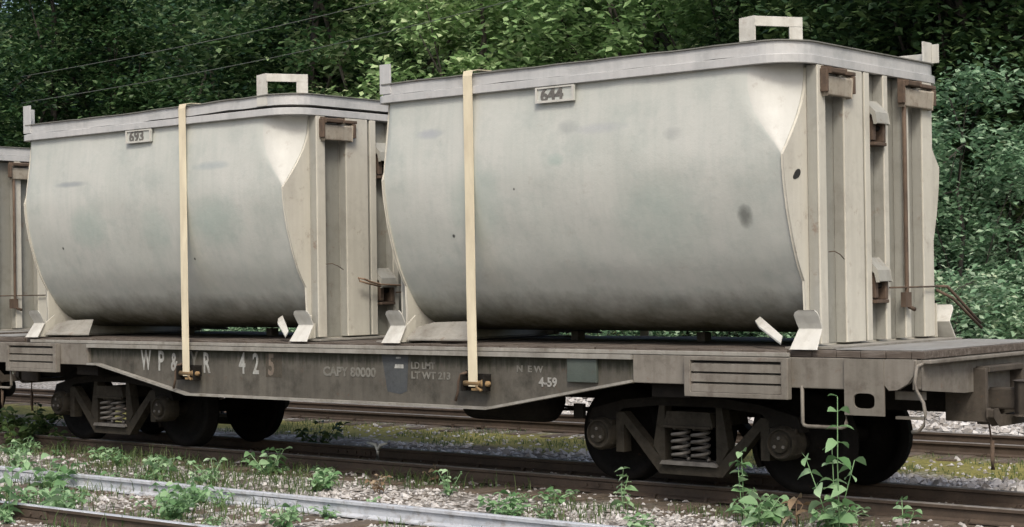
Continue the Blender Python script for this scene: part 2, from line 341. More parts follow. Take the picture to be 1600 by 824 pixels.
# ------------------------------------------------------------------ rails and sleepers
def rail(y, x0, x1, label, mats, name='rail', y2=None):
    h = .125
    prof = [(-.05, -h), (.05, -h), (.05, -h+.012), (.008, -h+.028), (.008, -.036), (.029, -.028), (.029, -.006), (.022, 0), (-.022, 0), (-.029, -.006), (-.029, -.028), (-.008, -.036), (-.008, -h+.028), (-.05, -h+.012)]
    mb = MB(); n = len(prof); y2 = y if y2 is None else y2
    mb.add([(x0, y+p[0], p[1]) for p in prof] + [(x1, y2+p[0], p[1]) for p in prof],
           [tuple(range(n)), tuple(range(2*n-1, n-1, -1))])
    for i in range(n):
        mb.add([(x0, y+prof[i][0], prof[i][1]), (x0, y+prof[(i+1) % n][0], prof[(i+1) % n][1]), (x1, y2+prof[(i+1) % n][0], prof[(i+1) % n][1]), (x1, y2+prof[i][0], prof[i][1])], [(0, 1, 2, 3)], mi=1 if 6 <= i <= 8 else 0)
    ro = tag(mb.build(name, mats), label, 'rail')
    if abs(y) < 5:
        src = None; rq = random.Random(int(y*100)+900); x = -15.0 if y < 3 else -18.0
        while x < -5.2:
            for sd_ in (-1, 1):
                if rq.random() < .12: continue
                if src is None:
                    k = MB(); k.box(-.012, .012, -.014, .014, -.03, .012); k.box(-.016, .016, -.010, .026, .012, .022); src = k.build('rail_spike', mats[0], ro); q = src
                else: q = src.copy(); sc.collection.objects.link(q); q.parent = ro
                q.location = (x+rq.uniform(-.05, .05), y-sd_*.056, -h+.008); q.rotation_euler.z = math.pi if sd_ < 0 else 0
            x += .55
        for xj in (-13.1+y*.3, -8.6+y*.7):
            for sd_ in (-1, 1):
                k = MB(); k.box(xj-.27, xj+.27, y+sd_*.010, y+sd_*.026, -.094, -.038)
                for bx_ in (-.2, -.07, .07, .2): k.lathe([(0, 0), (.013, 0), (.013, .014), (0, .014)], (xj+bx_, y+sd_*.0265+(0 if sd_ > 0 else -.014), -.066), 'y', 6, False)
                k.build('fishplate', mats[0], ro)
    return ro
rail(-.485, -70, 40, 'rusty brown rail under the near wheels of the flat wagon', [M['rail'], M['railhead']])
rail(.485, -70, 40, 'dark rusty rail under the far wheels of the flat wagon', [M['rail'], M['railhead']])
rail(-2.80, -70, 30, 'pale blue-grey rail crossing the foreground nearest the wagon', [M['railpale'], M['railpale']])
rail(-4.38, -70, 30, 'dark rail cutting the bottom left corner among the weeds', [M['rail'], M['railpale']])
rail(4.0, -70, 40, 'nearer rusty rail of the empty track behind the wagon', [M['rail'], M['railhead']])
rail(4.97, -70, 40, 'farther rusty rail of the empty track behind the wagon', [M['rail'], M['railhead']])
def sleeper_mesh(L):
    mb = MB(); mb.box(-.1, .1, -L/2, L/2, -.15, 0); return mb
def sleepers(yc, L, x0, x1, step, label, group, z=-.122):
    o = None; x = x0; rr = random.Random(int(yc*10)+50)
    while x < x1:
        if o is None: o = tag(sleeper_mesh(L).build('railway_sleeper', M['sleeper'], bevel=.008), label, 'sleeper', group)
        else:
            o = o.copy(); sc.collection.objects.link(o)
        o.location = (x, yc+rr.uniform(-.04, .04), z+rr.uniform(-.004, .003)); o.rotation_euler.z = rr.uniform(-.02, .02)
        x += step*rr.uniform(.93, 1.07)
sleepers(0, 2.1, -21, -4, .52, 'dark weathered wooden sleeper under the rails the wagon stands on', 'sleepers under the loaded wagon')
sleepers(-3.59, 2.6, -17, -5, .55, 'weathered wooden sleeper between the two foreground rails', 'sleepers of the foreground track')
sleepers(4.48, 2.0, -26, -6, .55, 'weathered wooden sleeper of the empty track behind the wagon', 'sleepers of the empty track behind')

# ------------------------------------------------------------------ lettering
def text(name, s, size, loc, mat, parent, sx=1.0, bold=.0, depth=.0015, rot=(90, 0, 0)):
    cu = bpy.data.curves.new(name, 'FONT'); cu.body = s; cu.size = size; cu.offset = bold; cu.extrude = depth; cu.resolution_u = 3
    t = bpy.data.objects.new(name, cu); sc.collection.objects.link(t)
    dg = bpy.context.evaluated_depsgraph_get(); me = bpy.data.meshes.new_from_object(t.evaluated_get(dg))
    bpy.data.objects.remove(t)
    me.materials.clear(); me.materials.append(mat)
    o = bpy.data.objects.new(name, me); sc.collection.objects.link(o); o.parent = parent
    o.location = loc; o.rotation_euler = [R(a) for a in rot]; o.scale = (sx, 1, 1); return o

# ------------------------------------------------------------------ ore container (local origin: centre of base, z=0 on the deck)
BZ = 1.155
LB, LL = 2.03, 2.155       # half length of body / lid
PROF = [(3.32, 1.200), (3.1, 1.222), (2.85, 1.245), (2.6, 1.255), (2.4, 1.235), (2.2, 1.195), (2.0, 1.135), (1.82, 1.065), (1.66, .975), (1.52, .88), (1.40, .76), (1.325, .62), (1.278, .46), (1.250, .25), (1.242, 0)]
def catmull(P, n):
    out = []
    for i in range(len(P)-1):
        p0 = P[max(i-1, 0)]; p1 = P[i]; p2 = P[i+1]; p3 = P[min(i+2, len(P)-1)]
        for k in range(n):
            t = k/n
            out.append(tuple(.5*((2*p1[a]) + (-p0[a]+p2[a])*t + (2*p0[a]-5*p1[a]+4*p2[a]-p3[a])*t*t + (-p0[a]+3*p1[a]-3*p2[a]+p3[a])*t**3) for a in (0, 1)))
    out.append(P[-1]); return out
PR = catmull(PROF, 3)
def width_at(z):
    for i in range(len(PR)-1):
        if PR[i][0] >= z >= PR[i+1][0]:
            t = (PR[i][0]-z)/max(1e-6, PR[i][0]-PR[i+1][0]); return PR[i][1]*(1-t)+PR[i+1][1]*t
    return PR[0][1]
def tcone(z):
    t = max(0, min(1, (z-2.62)/.56)); return math.sin(t*math.pi/2)
def rrect(hx, hy, r, n=8, rl=None):
    out = []
    for cx, cy, a0 in ((hx-r, hy-r, 0), (-hx+r, hy-r, 90), (-hx+r, -hy+r, 180), (hx-r, -hy+r, 270)):
        if rl is not None and cx < 0: cx, cy = -hx+rl, math.copysign(hy-rl, cy); rr_ = rl
        else: rr_ = r
        for i in range(n+1):
            a = R(a0+90*i/n); out.append((cx+rr_*math.cos(a), cy+rr_*math.sin(a)))
    fin = []
    for i in range(len(out)):
        a, b_ = out[i], out[(i+1) % len(out)]; fin.append(a)
        if (i+1) % (n+1) == 0:
            for k in range(1, 20): fin.append((a[0]+(b_[0]-a[0])*k/20, a[1]+(b_[1]-a[1])*k/20))
    return fin
def make_container(x, number, label, seed, rusty_bracket=False, lid_gap=0.0, tuft=True):
    rd = random.Random(seed)
    root = empty('ore_container', (x, 0, BZ), label, 'container', 'open tub ore containers with lids on the wagons')
    # tub shell
    mb = MB(); ns = 56
    full = [(z-BZ, -w_) for z, w_ in PR] + [(z-BZ, w_) for z, w_ in PR[::-1][1:]]
    n = len(full); V = []
    NC = 8
    for i in range(ns+NC+1):
        for (z, y) in full:
            t = tcone(z+BZ); rl_ = .03*t; rx_ = max(.006, .42*t); ry_ = .28*t
            if i <= ns:
                u = -math.cos(math.pi*i/ns); f_ = (.45*u + .55*(2*i/ns-1))
                s_ = -LB + (f_+1)/2*(2*LB-rx_); d = s_+LB
                ins = rl_ - math.sqrt(max(0, rl_*rl_-(rl_-min(d, rl_))**2))
            else:
                q_ = (i-ns)/NC; s_ = LB-rx_+rx_*q_; ins = ry_*q_*q_*(.35+.65*q_*.999) if q_ < .999 else ry_
            dent = .010*noise.noise(Vector((s_*1.1+seed*3, z*1.4, 1.0 if y > 0 else 4)))+.005*noise.noise(Vector((s_*3+seed, z*3, y)))+.003*noise.noise(Vector((s_*9+seed, z*6, y)))
            V.append((s_, math.copysign(max(0, abs(y)-ins-(dent if abs(y) > .3 else 0)), y), z))
    F = [(i*n+j, (i+1)*n+j, (i+1)*n+j+1, i*n+j+1) for i in range(ns) for j in range(n-1)]
    F2 = [(i*n+j, (i+1)*n+j, (i+1)*n+j+1, i*n+j+1) for i in range(ns, ns+NC) for j in range(n-1)]
    mb.add(V, F + F2[:2*(n-1)], True)
    mb.f += [list(f) for f in F2[2*(n-1):]]; mb.sm += [True]*(len(F2)-2*(n-1)); mb.mi += [1]*(len(F2)-2*(n-1))
    ns += NC
    for i in (0, ns):
        E = [V[i*n+j] for j in range(n)]
        mb.add(E, [((j, j+1, n-2-j, n-1-j) if i else (n-1-j, n-2-j, j+1, j)) for j in range(n//2)])
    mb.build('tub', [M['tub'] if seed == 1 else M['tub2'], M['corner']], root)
    # stains on the shell
    # end walls: outline follows the tub, then legs
    for sg in (1, -1):
        rc_ = .28 if sg > 0 else .03
        pts = []
        for z in [3.27-.05*q for q in range(13)]: pts.append((width_at(z)-rc_*tcone(z)-.01, z))
        for z in (2.60, 2.5, 2.4, 2.2, 2.0, 1.9, 1.82, 1.74): pts.append((width_at(z)+.012, z))
        pts += [(.985, 1.66), (.975, 1.45), (.975, 1.26), (1.02, 1.21), (1.10, BZ+.004)]
        out = [(-a, b-BZ) for a, b in pts] + [(a, b-BZ) for a, b in pts[::-1]]
        mb = MB(); mb.prism(out, sg*(LB+.002), sg*(LB+.024), 'x')
        ew = mb.build('end_wall', M['end'], root, bevel=.004)
        X0 = LB+.026
        # upright channels
        DP = .10; T = .016; zt_ = 3.28-BZ
        for (a, b_, la, lb_) in ((-.93, -.82, 1, 0), (-.54, -.245, 1, 1), (-.21, -.13, 1, 1), (.10, .17, 1, 1), (.43, .52, 1, 1), (.76, .94, 1, 1)):
            c = MB(); c.box(sg*(X0+DP-T), sg*(X0+DP), a, b_, .03, zt_)
            if la:
                w_ = MB(); w_.box(sg*(X0+.005), sg*(X0+DP-T), a, a+T, .03, zt_); w_.build('upright_web', M['recess2'], root)  # web colour darkened to paint in the channel's inner shade
            if lb_: c.box(sg*X0, sg*(X0+DP-T), b_-T, b_, .03, zt_)
            c.build('upright', M['end'], root, bevel=.004)
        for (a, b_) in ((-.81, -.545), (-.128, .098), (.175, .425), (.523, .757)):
            c = MB(); c.box(sg*X0, sg*(X0+.004), a, b_, .03, zt_); c.build('recess_shade_panel', M['recess'], root)  # thin added sheet that paints the shade at the channel's back
        # base plate and beam
        c = MB(); c.box(sg*(LB-.1), sg*(LB+.30), -1.08, 1.08, .0, .014); c.build('base_plate', M['flange'], root)
        c = MB(); c.box(sg*(LB+.026), sg*(LB+.10), -.97, -.95, 0.02, .16); c.build('gusset', M['end'], root)
        c = MB(); c.box(sg*(LB+.026), sg*(LB+.12), .98, .995, .02, .3); c.build('gusset', M['end'], root)
        # latch blocks under the lid
        for q, (a, b_) in enumerate(((-.87, -.43), (.36, .93))):
            lb = MB(); lb.prism([(sg*(X0+.102), 2.06), (sg*(X0+.155), 2.04), (sg*(X0+.145), 1.90), (sg*(X0+.102), 1.90)], a, b_-.07, 'y')
            o = lb.build('latch_block', M['rustgrey'], root, bevel=.008)
            t = MB(); t.prism([(sg*(X0+.102), 2.115), (sg*(X0+.19), 2.10), (sg*(X0+.185), 2.065), (sg*(X0+.102), 2.065)], a-.01, a+.22, 'y'); t.box(sg*(X0+.102), sg*(X0+.15), a+.225, b_, 2.07, 2.10); t.box(sg*(X0+.102), sg*(X0+.165), b_-.065, b_-.03, 1.93, 2.065)
            t.box(sg*(X0+.102), sg*(X0+.165), a-.03, a-.004, 1.92, 2.10)
            t.build('latch_plate', M['rust'], o, bevel=.006)
        # lifting lugs in the middle channel: a bent pale plate over a rusty socket
        for z0 in (1.60, .36):
            h = MB(); h.prism([(sg*(X0+.01), z0+.32), (sg*(X0+.04), z0+.32), (sg*(X0+.14), z0+.22), (sg*(X0+.155), z0+.13), (sg*(X0+.135), z0+.13), (sg*(X0+.12), z0+.20), (sg*(X0+.02), z0+.28)], -.125, .09, 'y')
            o = h.build('lift_lug', M['recess2'], root, bevel=.006)
            k = MB(); k.box(sg*(X0+.01), sg*(X0+.11), -.10, -.05, z0, z0+.2); k.box(sg*(X0+.01), sg*(X0+.125), .04, .085, z0-.01, z0+.2); k.box(sg*(X0+.01), sg*(X0+.13), -.105, .09, z0-.04, z0-.012)
            k.build('lug_socket', M['rust'], o, bevel=.005)
            k = MB(); k.lathe([(0, -.07), (.022, -.07), (.022, .05), (0, .05)], (sg*(X0+.075), 0, z0+.1), 'y', 12, False); k.build('lug_pin', M['truck'], o)
        # rusty drop bar with a hooked foot
        k = MB(); k.tube([(sg*(X0+.125), .40, 2.05), (sg*(X0+.125), .40, 1.2), (sg*(X0+.125), .40, .36), (sg*(X0+.135), .42, .28), (sg*(X0+.15), .48, .26)], .018, 8)
        k.box(sg*(X0+.106), sg*(X0+.15), .33, .43, .28, .40)
        k.build('drop_bar', M['rust'], root)
        # cross pin and small wire
        k = MB(); k.tube([(sg*(X0+.13), .10, .44), (sg*(X0+.13), .93, .44)], .008, 6); k.build('cross_rod', M['rust'], root)
    # handle rod that sticks out of the far side
    k = MB()
    k.tube([(LB+.12, .97, .44), (LB+.16, 1.10, .44), (LB+.19, 1.26, .33), (LB+.26, 1.52, .12)], .013, 6)
    k.tube([(LB+.13, .97, .41), (LB+.17, 1.18, .34), (LB+.28, 1.50, .08)], .013, 6)
    k.build('lever', M['rust'], root)
    k = MB(); k.tube([(LB+.158, -.86, .72), (LB+.16, -.78, .725), (LB+.165, -.70, .70), (LB+.16, -.63, .665)], .004, 5); k.build('loose_wire', M['rust'], root)
    if seed == 2:
        k = MB(); xr = LB+.19
        k.tube([(xr, .36, .50), (xr, .0, .515), (xr+.01, -.16, .52), (xr+.02, -.30, .545), (xr+.02, -.40, .575), (xr+.02, -.48, .585), (xr+.02, -.46, .555), (xr+.02, -.34, .53), (xr+.01, -.16, .50)], .010, 6); k.build('loop_rod', M['rustyel0'], root)
    # guide feet and gussets at the near and far side
    for sx_ in (1, -1):
        for sy in (-1, 1):
            x0_, x1_ = sx_*(LB+.01), sx_*(LB+.24)
            if sx_ < 0: x0_, x1_ = sx_*(LB-.10), sx_*(LB+.12)
            f = MB(); T = .014
            xa_, xb_ = sorted((x0_, x1_)); A_ = []
            for (y_, z_, ins) in ((-1.205, .0, 0), (-1.105, .15, .022), (-1.125, .19, .015), (-1.16, .25, .012), (-1.172, .275, .03), (-1.178, .29, .065)):
                y_ += .10 if sy > 0 else 0
                A_ += [(xa_+ins, sy*-y_, z_), (xb_-ins*.5, sy*-y_, z_), (xb_-ins*.5, sy*-(y_+T), z_), (xa_+ins, sy*-(y_+T), z_)]
            f.add(A_, [(4*i+j, 4*i+(j+1) % 4, 4*(i+1)+(j+1) % 4, 4*(i+1)+j) for i in range(5) for j in range(4)]+[(0, 1, 2, 3), (23, 22, 21, 20)])
            f.build('guide_foot', M['white'], root, bevel=.004)
            f = MB(); f.prism([(sy*(1.17 if sy < 0 else 1.06), 0.004), (sy*.95, 0.004), (sy*.95, .24), (sy*(1.075 if sy < 0 else .98), .15)], x0_+sx_*.03, x0_+sx_*.045, 'x'); f.build('foot_web', M['end'], root)
            f = MB(); xa = sx_*(LB-.09)
            # sloping wing plate that props the tub
            wing = [(xa, sy*1.10, .02), (xa-sx_*.62, sy*.98, .02), (xa-sx_*.46, sy*.80, .17), (xa-sx_*.10, sy*.85, .16), (xa, sy*.95, .12)] if sx_ < 0 else [(xa, sy*1.16, .03), (xa-.02, sy*1.10, .08), (xa-.36, sy*.86, .22), (xa-.38, sy*.90, .19), (xa-.3, sy*.98, .15)]
            nn = len(wing); up2 = [(a, b_, c_+.014) for a, b_, c_ in wing]
            f.add(wing+up2, [tuple(range(nn-1, -1, -1)), tuple(range(nn, 2*nn))]+[(i, (i+1) % nn, nn+(i+1) % nn, nn+i) for i in range(nn)])
            f.build('wing_plate', M['white'] if sx_ > 0 else M['flange'], root)
    for q_ in (.45, -.9):
        k = MB(); k.box(q_, q_+.08, -.05, .05, .0, .08); k.build('tub_stub', M['sill'], root)
    # lid: bottom lip, upper skirt, thin top sheet
    zl = 3.285-BZ
    lipm = MB()
    def sag(p): return 0
    o1 = rrect(LL, 1.25, .31, 8, .13); o2 = rrect(LL-.05, 1.20, .27, 8, .09)
    lipm.ring(o1, o2, zl, zl+.066, 'z'); lid = lipm.build('rim', M['lid'], root, bevel=.004)
    sk = MB(); NS = len(o1)
    o3 = rrect(LL-.022, 1.228, .30, 8, .12)
    V = []
    def lz(x_, hgt): return hgt + lid_gap*max(0, (x_+.3)/LL)*.5 + .010*noise.noise(Vector((x_*2.2+seed*5, 1, 1)))+.006*noise.noise(Vector((x_*6+seed, hgt*9, 1)))
    wob = lambda p, a: (p[0], p[1]*(1+a*noise.noise(Vector((p[0]*3+seed, p[1], 2)))), 0)
    V += [(p[0], p[1], lz(p[0], zl+.070)) for p in o3] + [(p[0], wob(p, .010)[1], lz(p[0], zl+.165)) for p in o3]
    sk.add(V, [(i, (i+1) % NS, NS+(i+1) % NS, NS+i) for i in range(NS)])
    sk.add([(p[0]*.985, p[1]*.97, lz(p[0], zl+.071)) for p in o3], [tuple(range(NS-1, -1, -1))])
    ld = sk.build('lid', M['lid'], root)
    tp = MB(); o4 = rrect(LL-.006, 1.244, .31, 8, .12); o5 = [(p[0]*.6, p[1]*.4) for p in o4]
    A = [(p[0], wob(p, .012)[1], lz(p[0], zl+.167)) for p in o4]; B = [(p[0], wob(p, .012)[1], lz(p[0], zl+.176)) for p in o4]; Cc = [(p[0], p[1], lz(p[0], zl+.205)) for p in o5]
    tp.add(A+B+Cc, [(i, (i+1) % NS, NS+(i+1) % NS, NS+i) for i in range(NS)] + [(NS+i, NS+(i+1) % NS, 2*NS+(i+1) % NS, 2*NS+i) for i in range(NS)] + [tuple(range(2*NS, 3*NS)), tuple(range(NS-1, -1, -1))], False)
    tp.build('top_sheet', M['lidtop'], ld)
    # corner brackets on the lid
    zt = zl+.10; zh = zl+(.40 if rusty_bracket else .365)
    for sx_ in (1, -1):
        for sy in (-1, 1):
            c = MB()
            if sx_ > 0 and sy > 0:
                c.box(LL-.10, LL-.086, .98, 1.14, zl+.186, zl+.36); c.box(LL-.085, LL-.02, 1.125, 1.139, zl+.186, zl+.345); c.box(LL-.45, LL-.11, 1.10, 1.114, zl+.186, zl+.27)
            elif sx_ > 0:
                xa = 1.67; y_ = sy*1.235; w1 = .13
                pts = [(xa, y_), (xa+.15, y_)]
                zb = zt if rusty_bracket else zl+.185
                # side plate, plate turned towards the end, with an opening
                c.prism([(xa, zb), (xa+w1, zb), (xa+w1, zh), (xa, zh-.01)], y_, y_-sy*.014, 'y')
                d = Vector((.30, -sy*.46, 0)).normalized(); nrm = Vector((d.y, -d.x, 0))*.014
                p0 = Vector((xa+w1, y_, 0)); Lg = .40
                def slab(t0, t1, z0_, z1_):
                    q = [p0+d*t0, p0+d*t1]; 
                    vs = [(q[0].x, q[0].y, z0_), (q[1].x, q[1].y, z0_), (q[1].x, q[1].y, z1_), (q[0].x, q[0].y, z1_)]
                    vs += [(a-nrm.x, b_-nrm.y, c_) for a, b_, c_ in vs]
                    c.add(vs, [(0, 1, 2, 3), (7, 6, 5, 4), (0, 4, 5, 1), (1, 5, 6, 2), (2, 6, 7, 3), (3, 7, 4, 0)])
                slab(.0, Lg, zh-.075, zh); slab(Lg-.11, Lg, zl+(.09 if rusty_bracket else .185), zh-.076)
            else:
                xa = -LL+.06; y_ = sy*1.237
                c.box(xa, xa+.13, y_, y_-sy*.014, zt-.02, zh-.02); c.box(xa, xa+.012, y_-sy*.015, y_-sy*.14, zt+.07, zh-.05)
            c.build('corner_bracket', M['white'] if sx_ > 0 else M['lid'], ld, bevel=.003)
    # number plate under the rim
    np_ = MB(); xn = -.30; zc = 3.212-BZ; yn = -(width_at(3.15)+.012)
    np_.box(xn, xn+.40, yn, yn-.018, zc-.065, zc+.065)
    pl = np_.build('number_plate', M['tub'], root, bevel=.004)
    fr = MB(); fr.ring([(xn, zc-.065), (xn+.4, zc-.065), (xn+.4, zc+.065), (xn, zc+.065)], [(xn+.02, zc-.047), (xn+.38, zc-.047), (xn+.38, zc+.052), (xn+.02, zc+.052)], yn-.0185, yn-.03, 'y')
    fr.build('plate_frame', M['white'], pl)
    text('numeral', number, .155, (xn+.05, yn-.020, zc-.05), M['numeral'], pl, 1.02, .005, .003)
    # shot holes / dents marks
    return root, pl
c1, _ = make_container(-8.745, '644', 'pale grey ore container numbered 644 on the right half of the wagon, nearest the camera', 1)
c2, _ = make_container(-14.13, '693', 'pale grey ore container numbered 693 on the left half of the wagon', 2, True, .05)
c3, _ = make_container(-20.99, '', 'pale ore container on the neighbouring wagon, cut off by the left edge', 3)
for ch in [q for q in sc.objects if q.name.startswith('numeral') and len(q.data.vertices) == 0]: bpy.data.objects.remove(ch)

# dents and marks that belong to container 644
k = MB(); k.lathe([(0, 0), (.5, 0)], (0, 0, 0), 'x', 12, False)
def mark(parent, x, z, rx, rz, mat, name='stain_mark'):
    y = -(width_at(z)); sl_ = (width_at(z+.05)-width_at(z-.05))/.1
    vs = []; n_ = 14
    for i in range(n_):
        a = 2*math.pi*i/n_; rr = 1+.22*math.sin(3*a+x)
        dz = rz*rr*math.sin(a); vs.append((x+rx*rr*math.cos(a), -(width_at(z+dz))-.013, z+dz-BZ))
    q = MB(); q.add(vs, [tuple(range(n_))]); return q.build(name, mat, parent)
k = MB(); pts = []
for i in range(14):
    a = 2*math.pi*i/14; u_, v_ = .062*math.cos(a), .030*math.sin(a)*(1+.25*math.cos(a)); pts.append((-1.085+u_*.85-v_*.5, 2.455-BZ+u_*.5+v_*.85))
k.prism(pts, LB+.0245, LB+.027, 'x'); k.build('hole_mark', M['black'], c1)

# ------------------------------------------------------------------ straps over the containers
def strap(x, label, gap=0):
    zt = 3.495; hw = .05; T = .006
    path = [(-1.262, .80), (-1.264, 1.6), (-1.264, 2.6), (-1.262, 3.30), (-1.262, 3.44), (-1.25, 3.478), (-1.18, 3.492), (-.6, 3.510), (0, 3.512), (.6, 3.510), (1.18, 3.492), (1.25, 3.478), (1.262, 3.44), (1.264, 2.2), (1.262, .80)]
    mb = MB(); n = len(path); V = []
    for (y, z) in path:
        tw = .006*math.sin(z*3)
        for dx, o_ in ((-hw, 0), (hw, 0), (hw, T), (-hw, T)):
            V.append((x+dx+(.014*(3.4-z)/2.6 if y < 0 else 0)+tw*.3, y + (-o_ if y < -1.2 else o_ if y > 1.2 else 0) , z+(o_ if abs(y) < 1.255 else 0)))
    F = [(4*i+j, 4*i+(j+1) % 4, 4*(i+1)+(j+1) % 4, 4*(i+1)+j) for i in range(n-1) for j in range(4)] + [(0, 1, 2, 3), (4*n-1, 4*n-2, 4*n-3, 4*n-4)]
    mb.add(V, F); return tag(mb.build('tie_down_strap', M['strap']), label, 'strap', 'cream straps over the containers')
strap(-9.775, 'cream strap over the right container, hanging beside its number plate')
strap(-13.525, 'cream strap over the left container, crossing the painted lettering')

# ------------------------------------------------------------------ flat wagon (local origin at its centre, rail-head level)
WC = -11.59
def make_wagon():
    root = empty('flat_wagon', (WC, 0, 0), 'weathered black-brown flat wagon lettered 425 carrying two ore containers', 'flat wagon')
    HL = 5.95; HW = 1.165
    # planks
    d = MB(); x = -HL; rr = random.Random(5)
    while x < HL-.01:
        w_ = min(.20, HL-x); dz = rr.uniform(-.004, .004)
        d.box(x+.003, x+w_-.003, -HW+rr.uniform(-.012, .008), HW+rr.uniform(-.008, .01), 1.10, 1.148+dz); x += w_
    d.build('deck', M['wood'], root, bevel=.003)
    for sy in (-1, 1):
        d = MB(); d.box(-4.6, 4.88, sy*1.182, sy*1.204, 1.098, 1.13); d.build('edge_strip', M['flange'], root, bevel=.004)
    for a, b_ in ((5.215, 5.90), (-5.90, -5.02)):
        d = MB(); d.box(a, b_, -1.10, 1.10, 1.153, 1.158); d.build('end_sheet', M['sheet'], root)
    for sy in (-1, 1):
        Y = lambda v: sy*-v      # v is given for the near side (negative)
        # fishbelly web, set back behind the flanges
        web = [(-3.58, 1.06), (-3.58, .90), (-3.42, .895), (-1.985, .625), (1.93, .625), (3.45, .895), (3.45, 1.06)]
        wb = MB(); wb.prism(web, Y(-1.165), Y(-1.145), 'y'); side = wb.build('side_sill', M['sill'], root)
        fl = MB()
        fl.box(-3.58, 3.45, Y(-1.14), Y(-1.225), 1.056, 1.094)
        T = .022
        bot = [(-3.58, .895), (-3.42, .895), (-1.985, .625), (1.93, .625), (3.45, .895)]
        up_ = [(a, b_-T) for a, b_ in bot]
        for i in range(len(bot)-1):
            fl.prism([bot[i], bot[i+1], up_[i+1], up_[i]], Y(-1.10), Y(-1.225), 'y')
        fl.build('flange', M['flange'], side)
        # end portions
        for ex in (1, -1):
            a0 = 3.455 if ex > 0 else 3.585
            bx = MB(); bx.box(ex*a0, ex*5.35, Y(-1.20), Y(-1.10), .872, 1.096)
            bx.build('end_side_plate', M['sillpale'], root, bevel=.006)
            # louvred panel
            xc = ex*4.44 if ex > 0 else -4.52; hwp = .46
            pn = MB(); x0_, x1_, z0_, z1_ = xc-hwp, xc+hwp, .785, 1.092
            pn.ring([(x0_, z0_), (x1_, z0_), (x1_, z1_), (x0_, z1_)], [(x0_+.06, z0_+.035), (x1_-.06, z0_+.035), (x1_-.06, z1_-.03), (x0_+.06, z1_-.03)], Y(-1.203), Y(-1.262), 'y')
            p_ = pn.build('louvre_panel', M['sillpale'], root, bevel=.006)
            lv = MB(); nl = 3
            for i in range(nl):
                zb = z0_+.038+i*.078
                vs = [(x0_+.062, Y(-1.252), zb), (x1_-.062, Y(-1.252), zb), (x1_-.062, Y(-1.222), zb+.055), (x0_+.062, Y(-1.222), zb+.055)]
                vs += [(a, b_+sy*.0*1, c_) for a, b_, c_ in vs]
                lv.prism([(Y(-1.256), zb), (Y(-1.254), zb+.058), (Y(-1.222), zb+.068), (Y(-1.212), zb+.002)], x0_+.063, x1_-.063, 'x')
            lv.build('louvre', M['sillpale'], p_)
            bk_ = MB(); bk_.box(x0_+.05, x1_-.05, Y(-1.204), Y(-1.208), z0_+.03, z1_-.02); bk_.build('backing', M['black'], p_)
            # plate with an oval hole
            xa, xb = ex*5.345, ex*5.66; za, zb_ = .69, 1.096
            cx_ = (xa+xb)/2; hx = abs(xb-xa)/2; N = 40; outer = []; inner = []
            for i in range(N):
                t = 2*math.pi*i/N; ct, st_ = math.cos(t), math.sin(t); k_ = 1/max(abs(ct), abs(st_))
                outer.append((cx_+hx*max(-1, min(1, ct*k_)), (za+zb_)/2+(zb_-za)/2*max(-1, min(1, st_*k_))))
                e = .6
                inner.append((cx_+.085*math.copysign(abs(ct)**e, ct), .795+.055*math.copysign(abs(st_)**e, st_)))
            pp = MB(); pp.ring(outer, inner, Y(-1.222), Y(-1.202), 'y'); pp.build('holed_plate', M['sillpale'], root)
            # corner block with a rounded cut-out
            arc = [(5.663, 1.09), (5.663, .92), (5.70, .88), (5.76, .885), (5.84, .93), (5.885, .99), (5.89, 1.09)]
            cb = MB(); cb.prism([(ex*a, b_) for a, b_ in arc], Y(-1.215), Y(-1.17), 'y'); cb.build('corner_casting', M['sillpale'], root, bevel=.006)
            # stirrup step
            s_ = MB(); s_.tube([(ex*4.98, Y(-1.19), .89), (ex*4.98, Y(-1.19), .62), (ex*4.99, Y(-1.19), .600), (ex*5.02, Y(-1.19), .592), (ex*5.30, Y(-1.19), .592), (ex*5.335, Y(-1.19), .605), (ex*5.34, Y(-1.19), .63), (ex*5.34, Y(-1.19), .70)], .014, 8)
            s_.build('stirrup_step', M['sillpale'], root)
            # uncoupling lever with a hooked end
            if sy < 0 or True:
                l_ = MB(); X_ = 5.93
                l_.tube([(ex*(X_), Y(-.30), 1.06), (ex*X_, Y(-1.16), 1.065), (ex*(X_), Y(-1.24), 1.05), (ex*(X_-.01), Y(-1.25), .95), (ex*(X_-.0), Y(-1.25), .88), (ex*(X_+.05), Y(-1.25), .80), (ex*(X_+.065), Y(-1.25), .72), (ex*(X_+.05), Y(-1.25), .64), (ex*(X_+.01), Y(-1.25), .60), (ex*(X_-.04), Y(-1.25), .59)], .013, 8)
                l_.build('uncoupling_lever', M['sillpale'], root)
            # inner longitudinal seen through the end opening
            il = MB(); il.box(ex*5.66, ex*5.87, Y(-1.05), Y(-.98), .80, .86); il.box(ex*5.66, ex*5.87, Y(-1.05), Y(-1.0), .66, .68); il.build('end_brace', M['sillpale'], root)
        # winch + hook under each strap
    for xw in (-9.775+.01-WC, -13.525+.01-WC):
        wn = MB(); wn.prism([(xw-.13, .93), (xw-.11, .90), (xw+.12, .90), (xw+.12, .80), (xw-.13, .76)], -1.167, -1.20, 'y')
        wn.box(xw-.125, xw-.105, -1.20, -1.285, .76, .90); wn.box(xw+.125, xw+.145, -1.20, -1.285, .76, .90)
        o = wn.build('strap_winch', M['truck'], root, bevel=.004)
        dr = MB(); dr.lathe([(0, -.103), (.024, -.103), (.024, .17), (0, .19)], (xw, -1.25, .825), 'x', 16); dr.lathe([(0, .09), (.034, .09), (.034, .13), (0, .13)], (xw, -1.25, .825), 'x', 14); dr.build('drum', M['rustyel'], o)
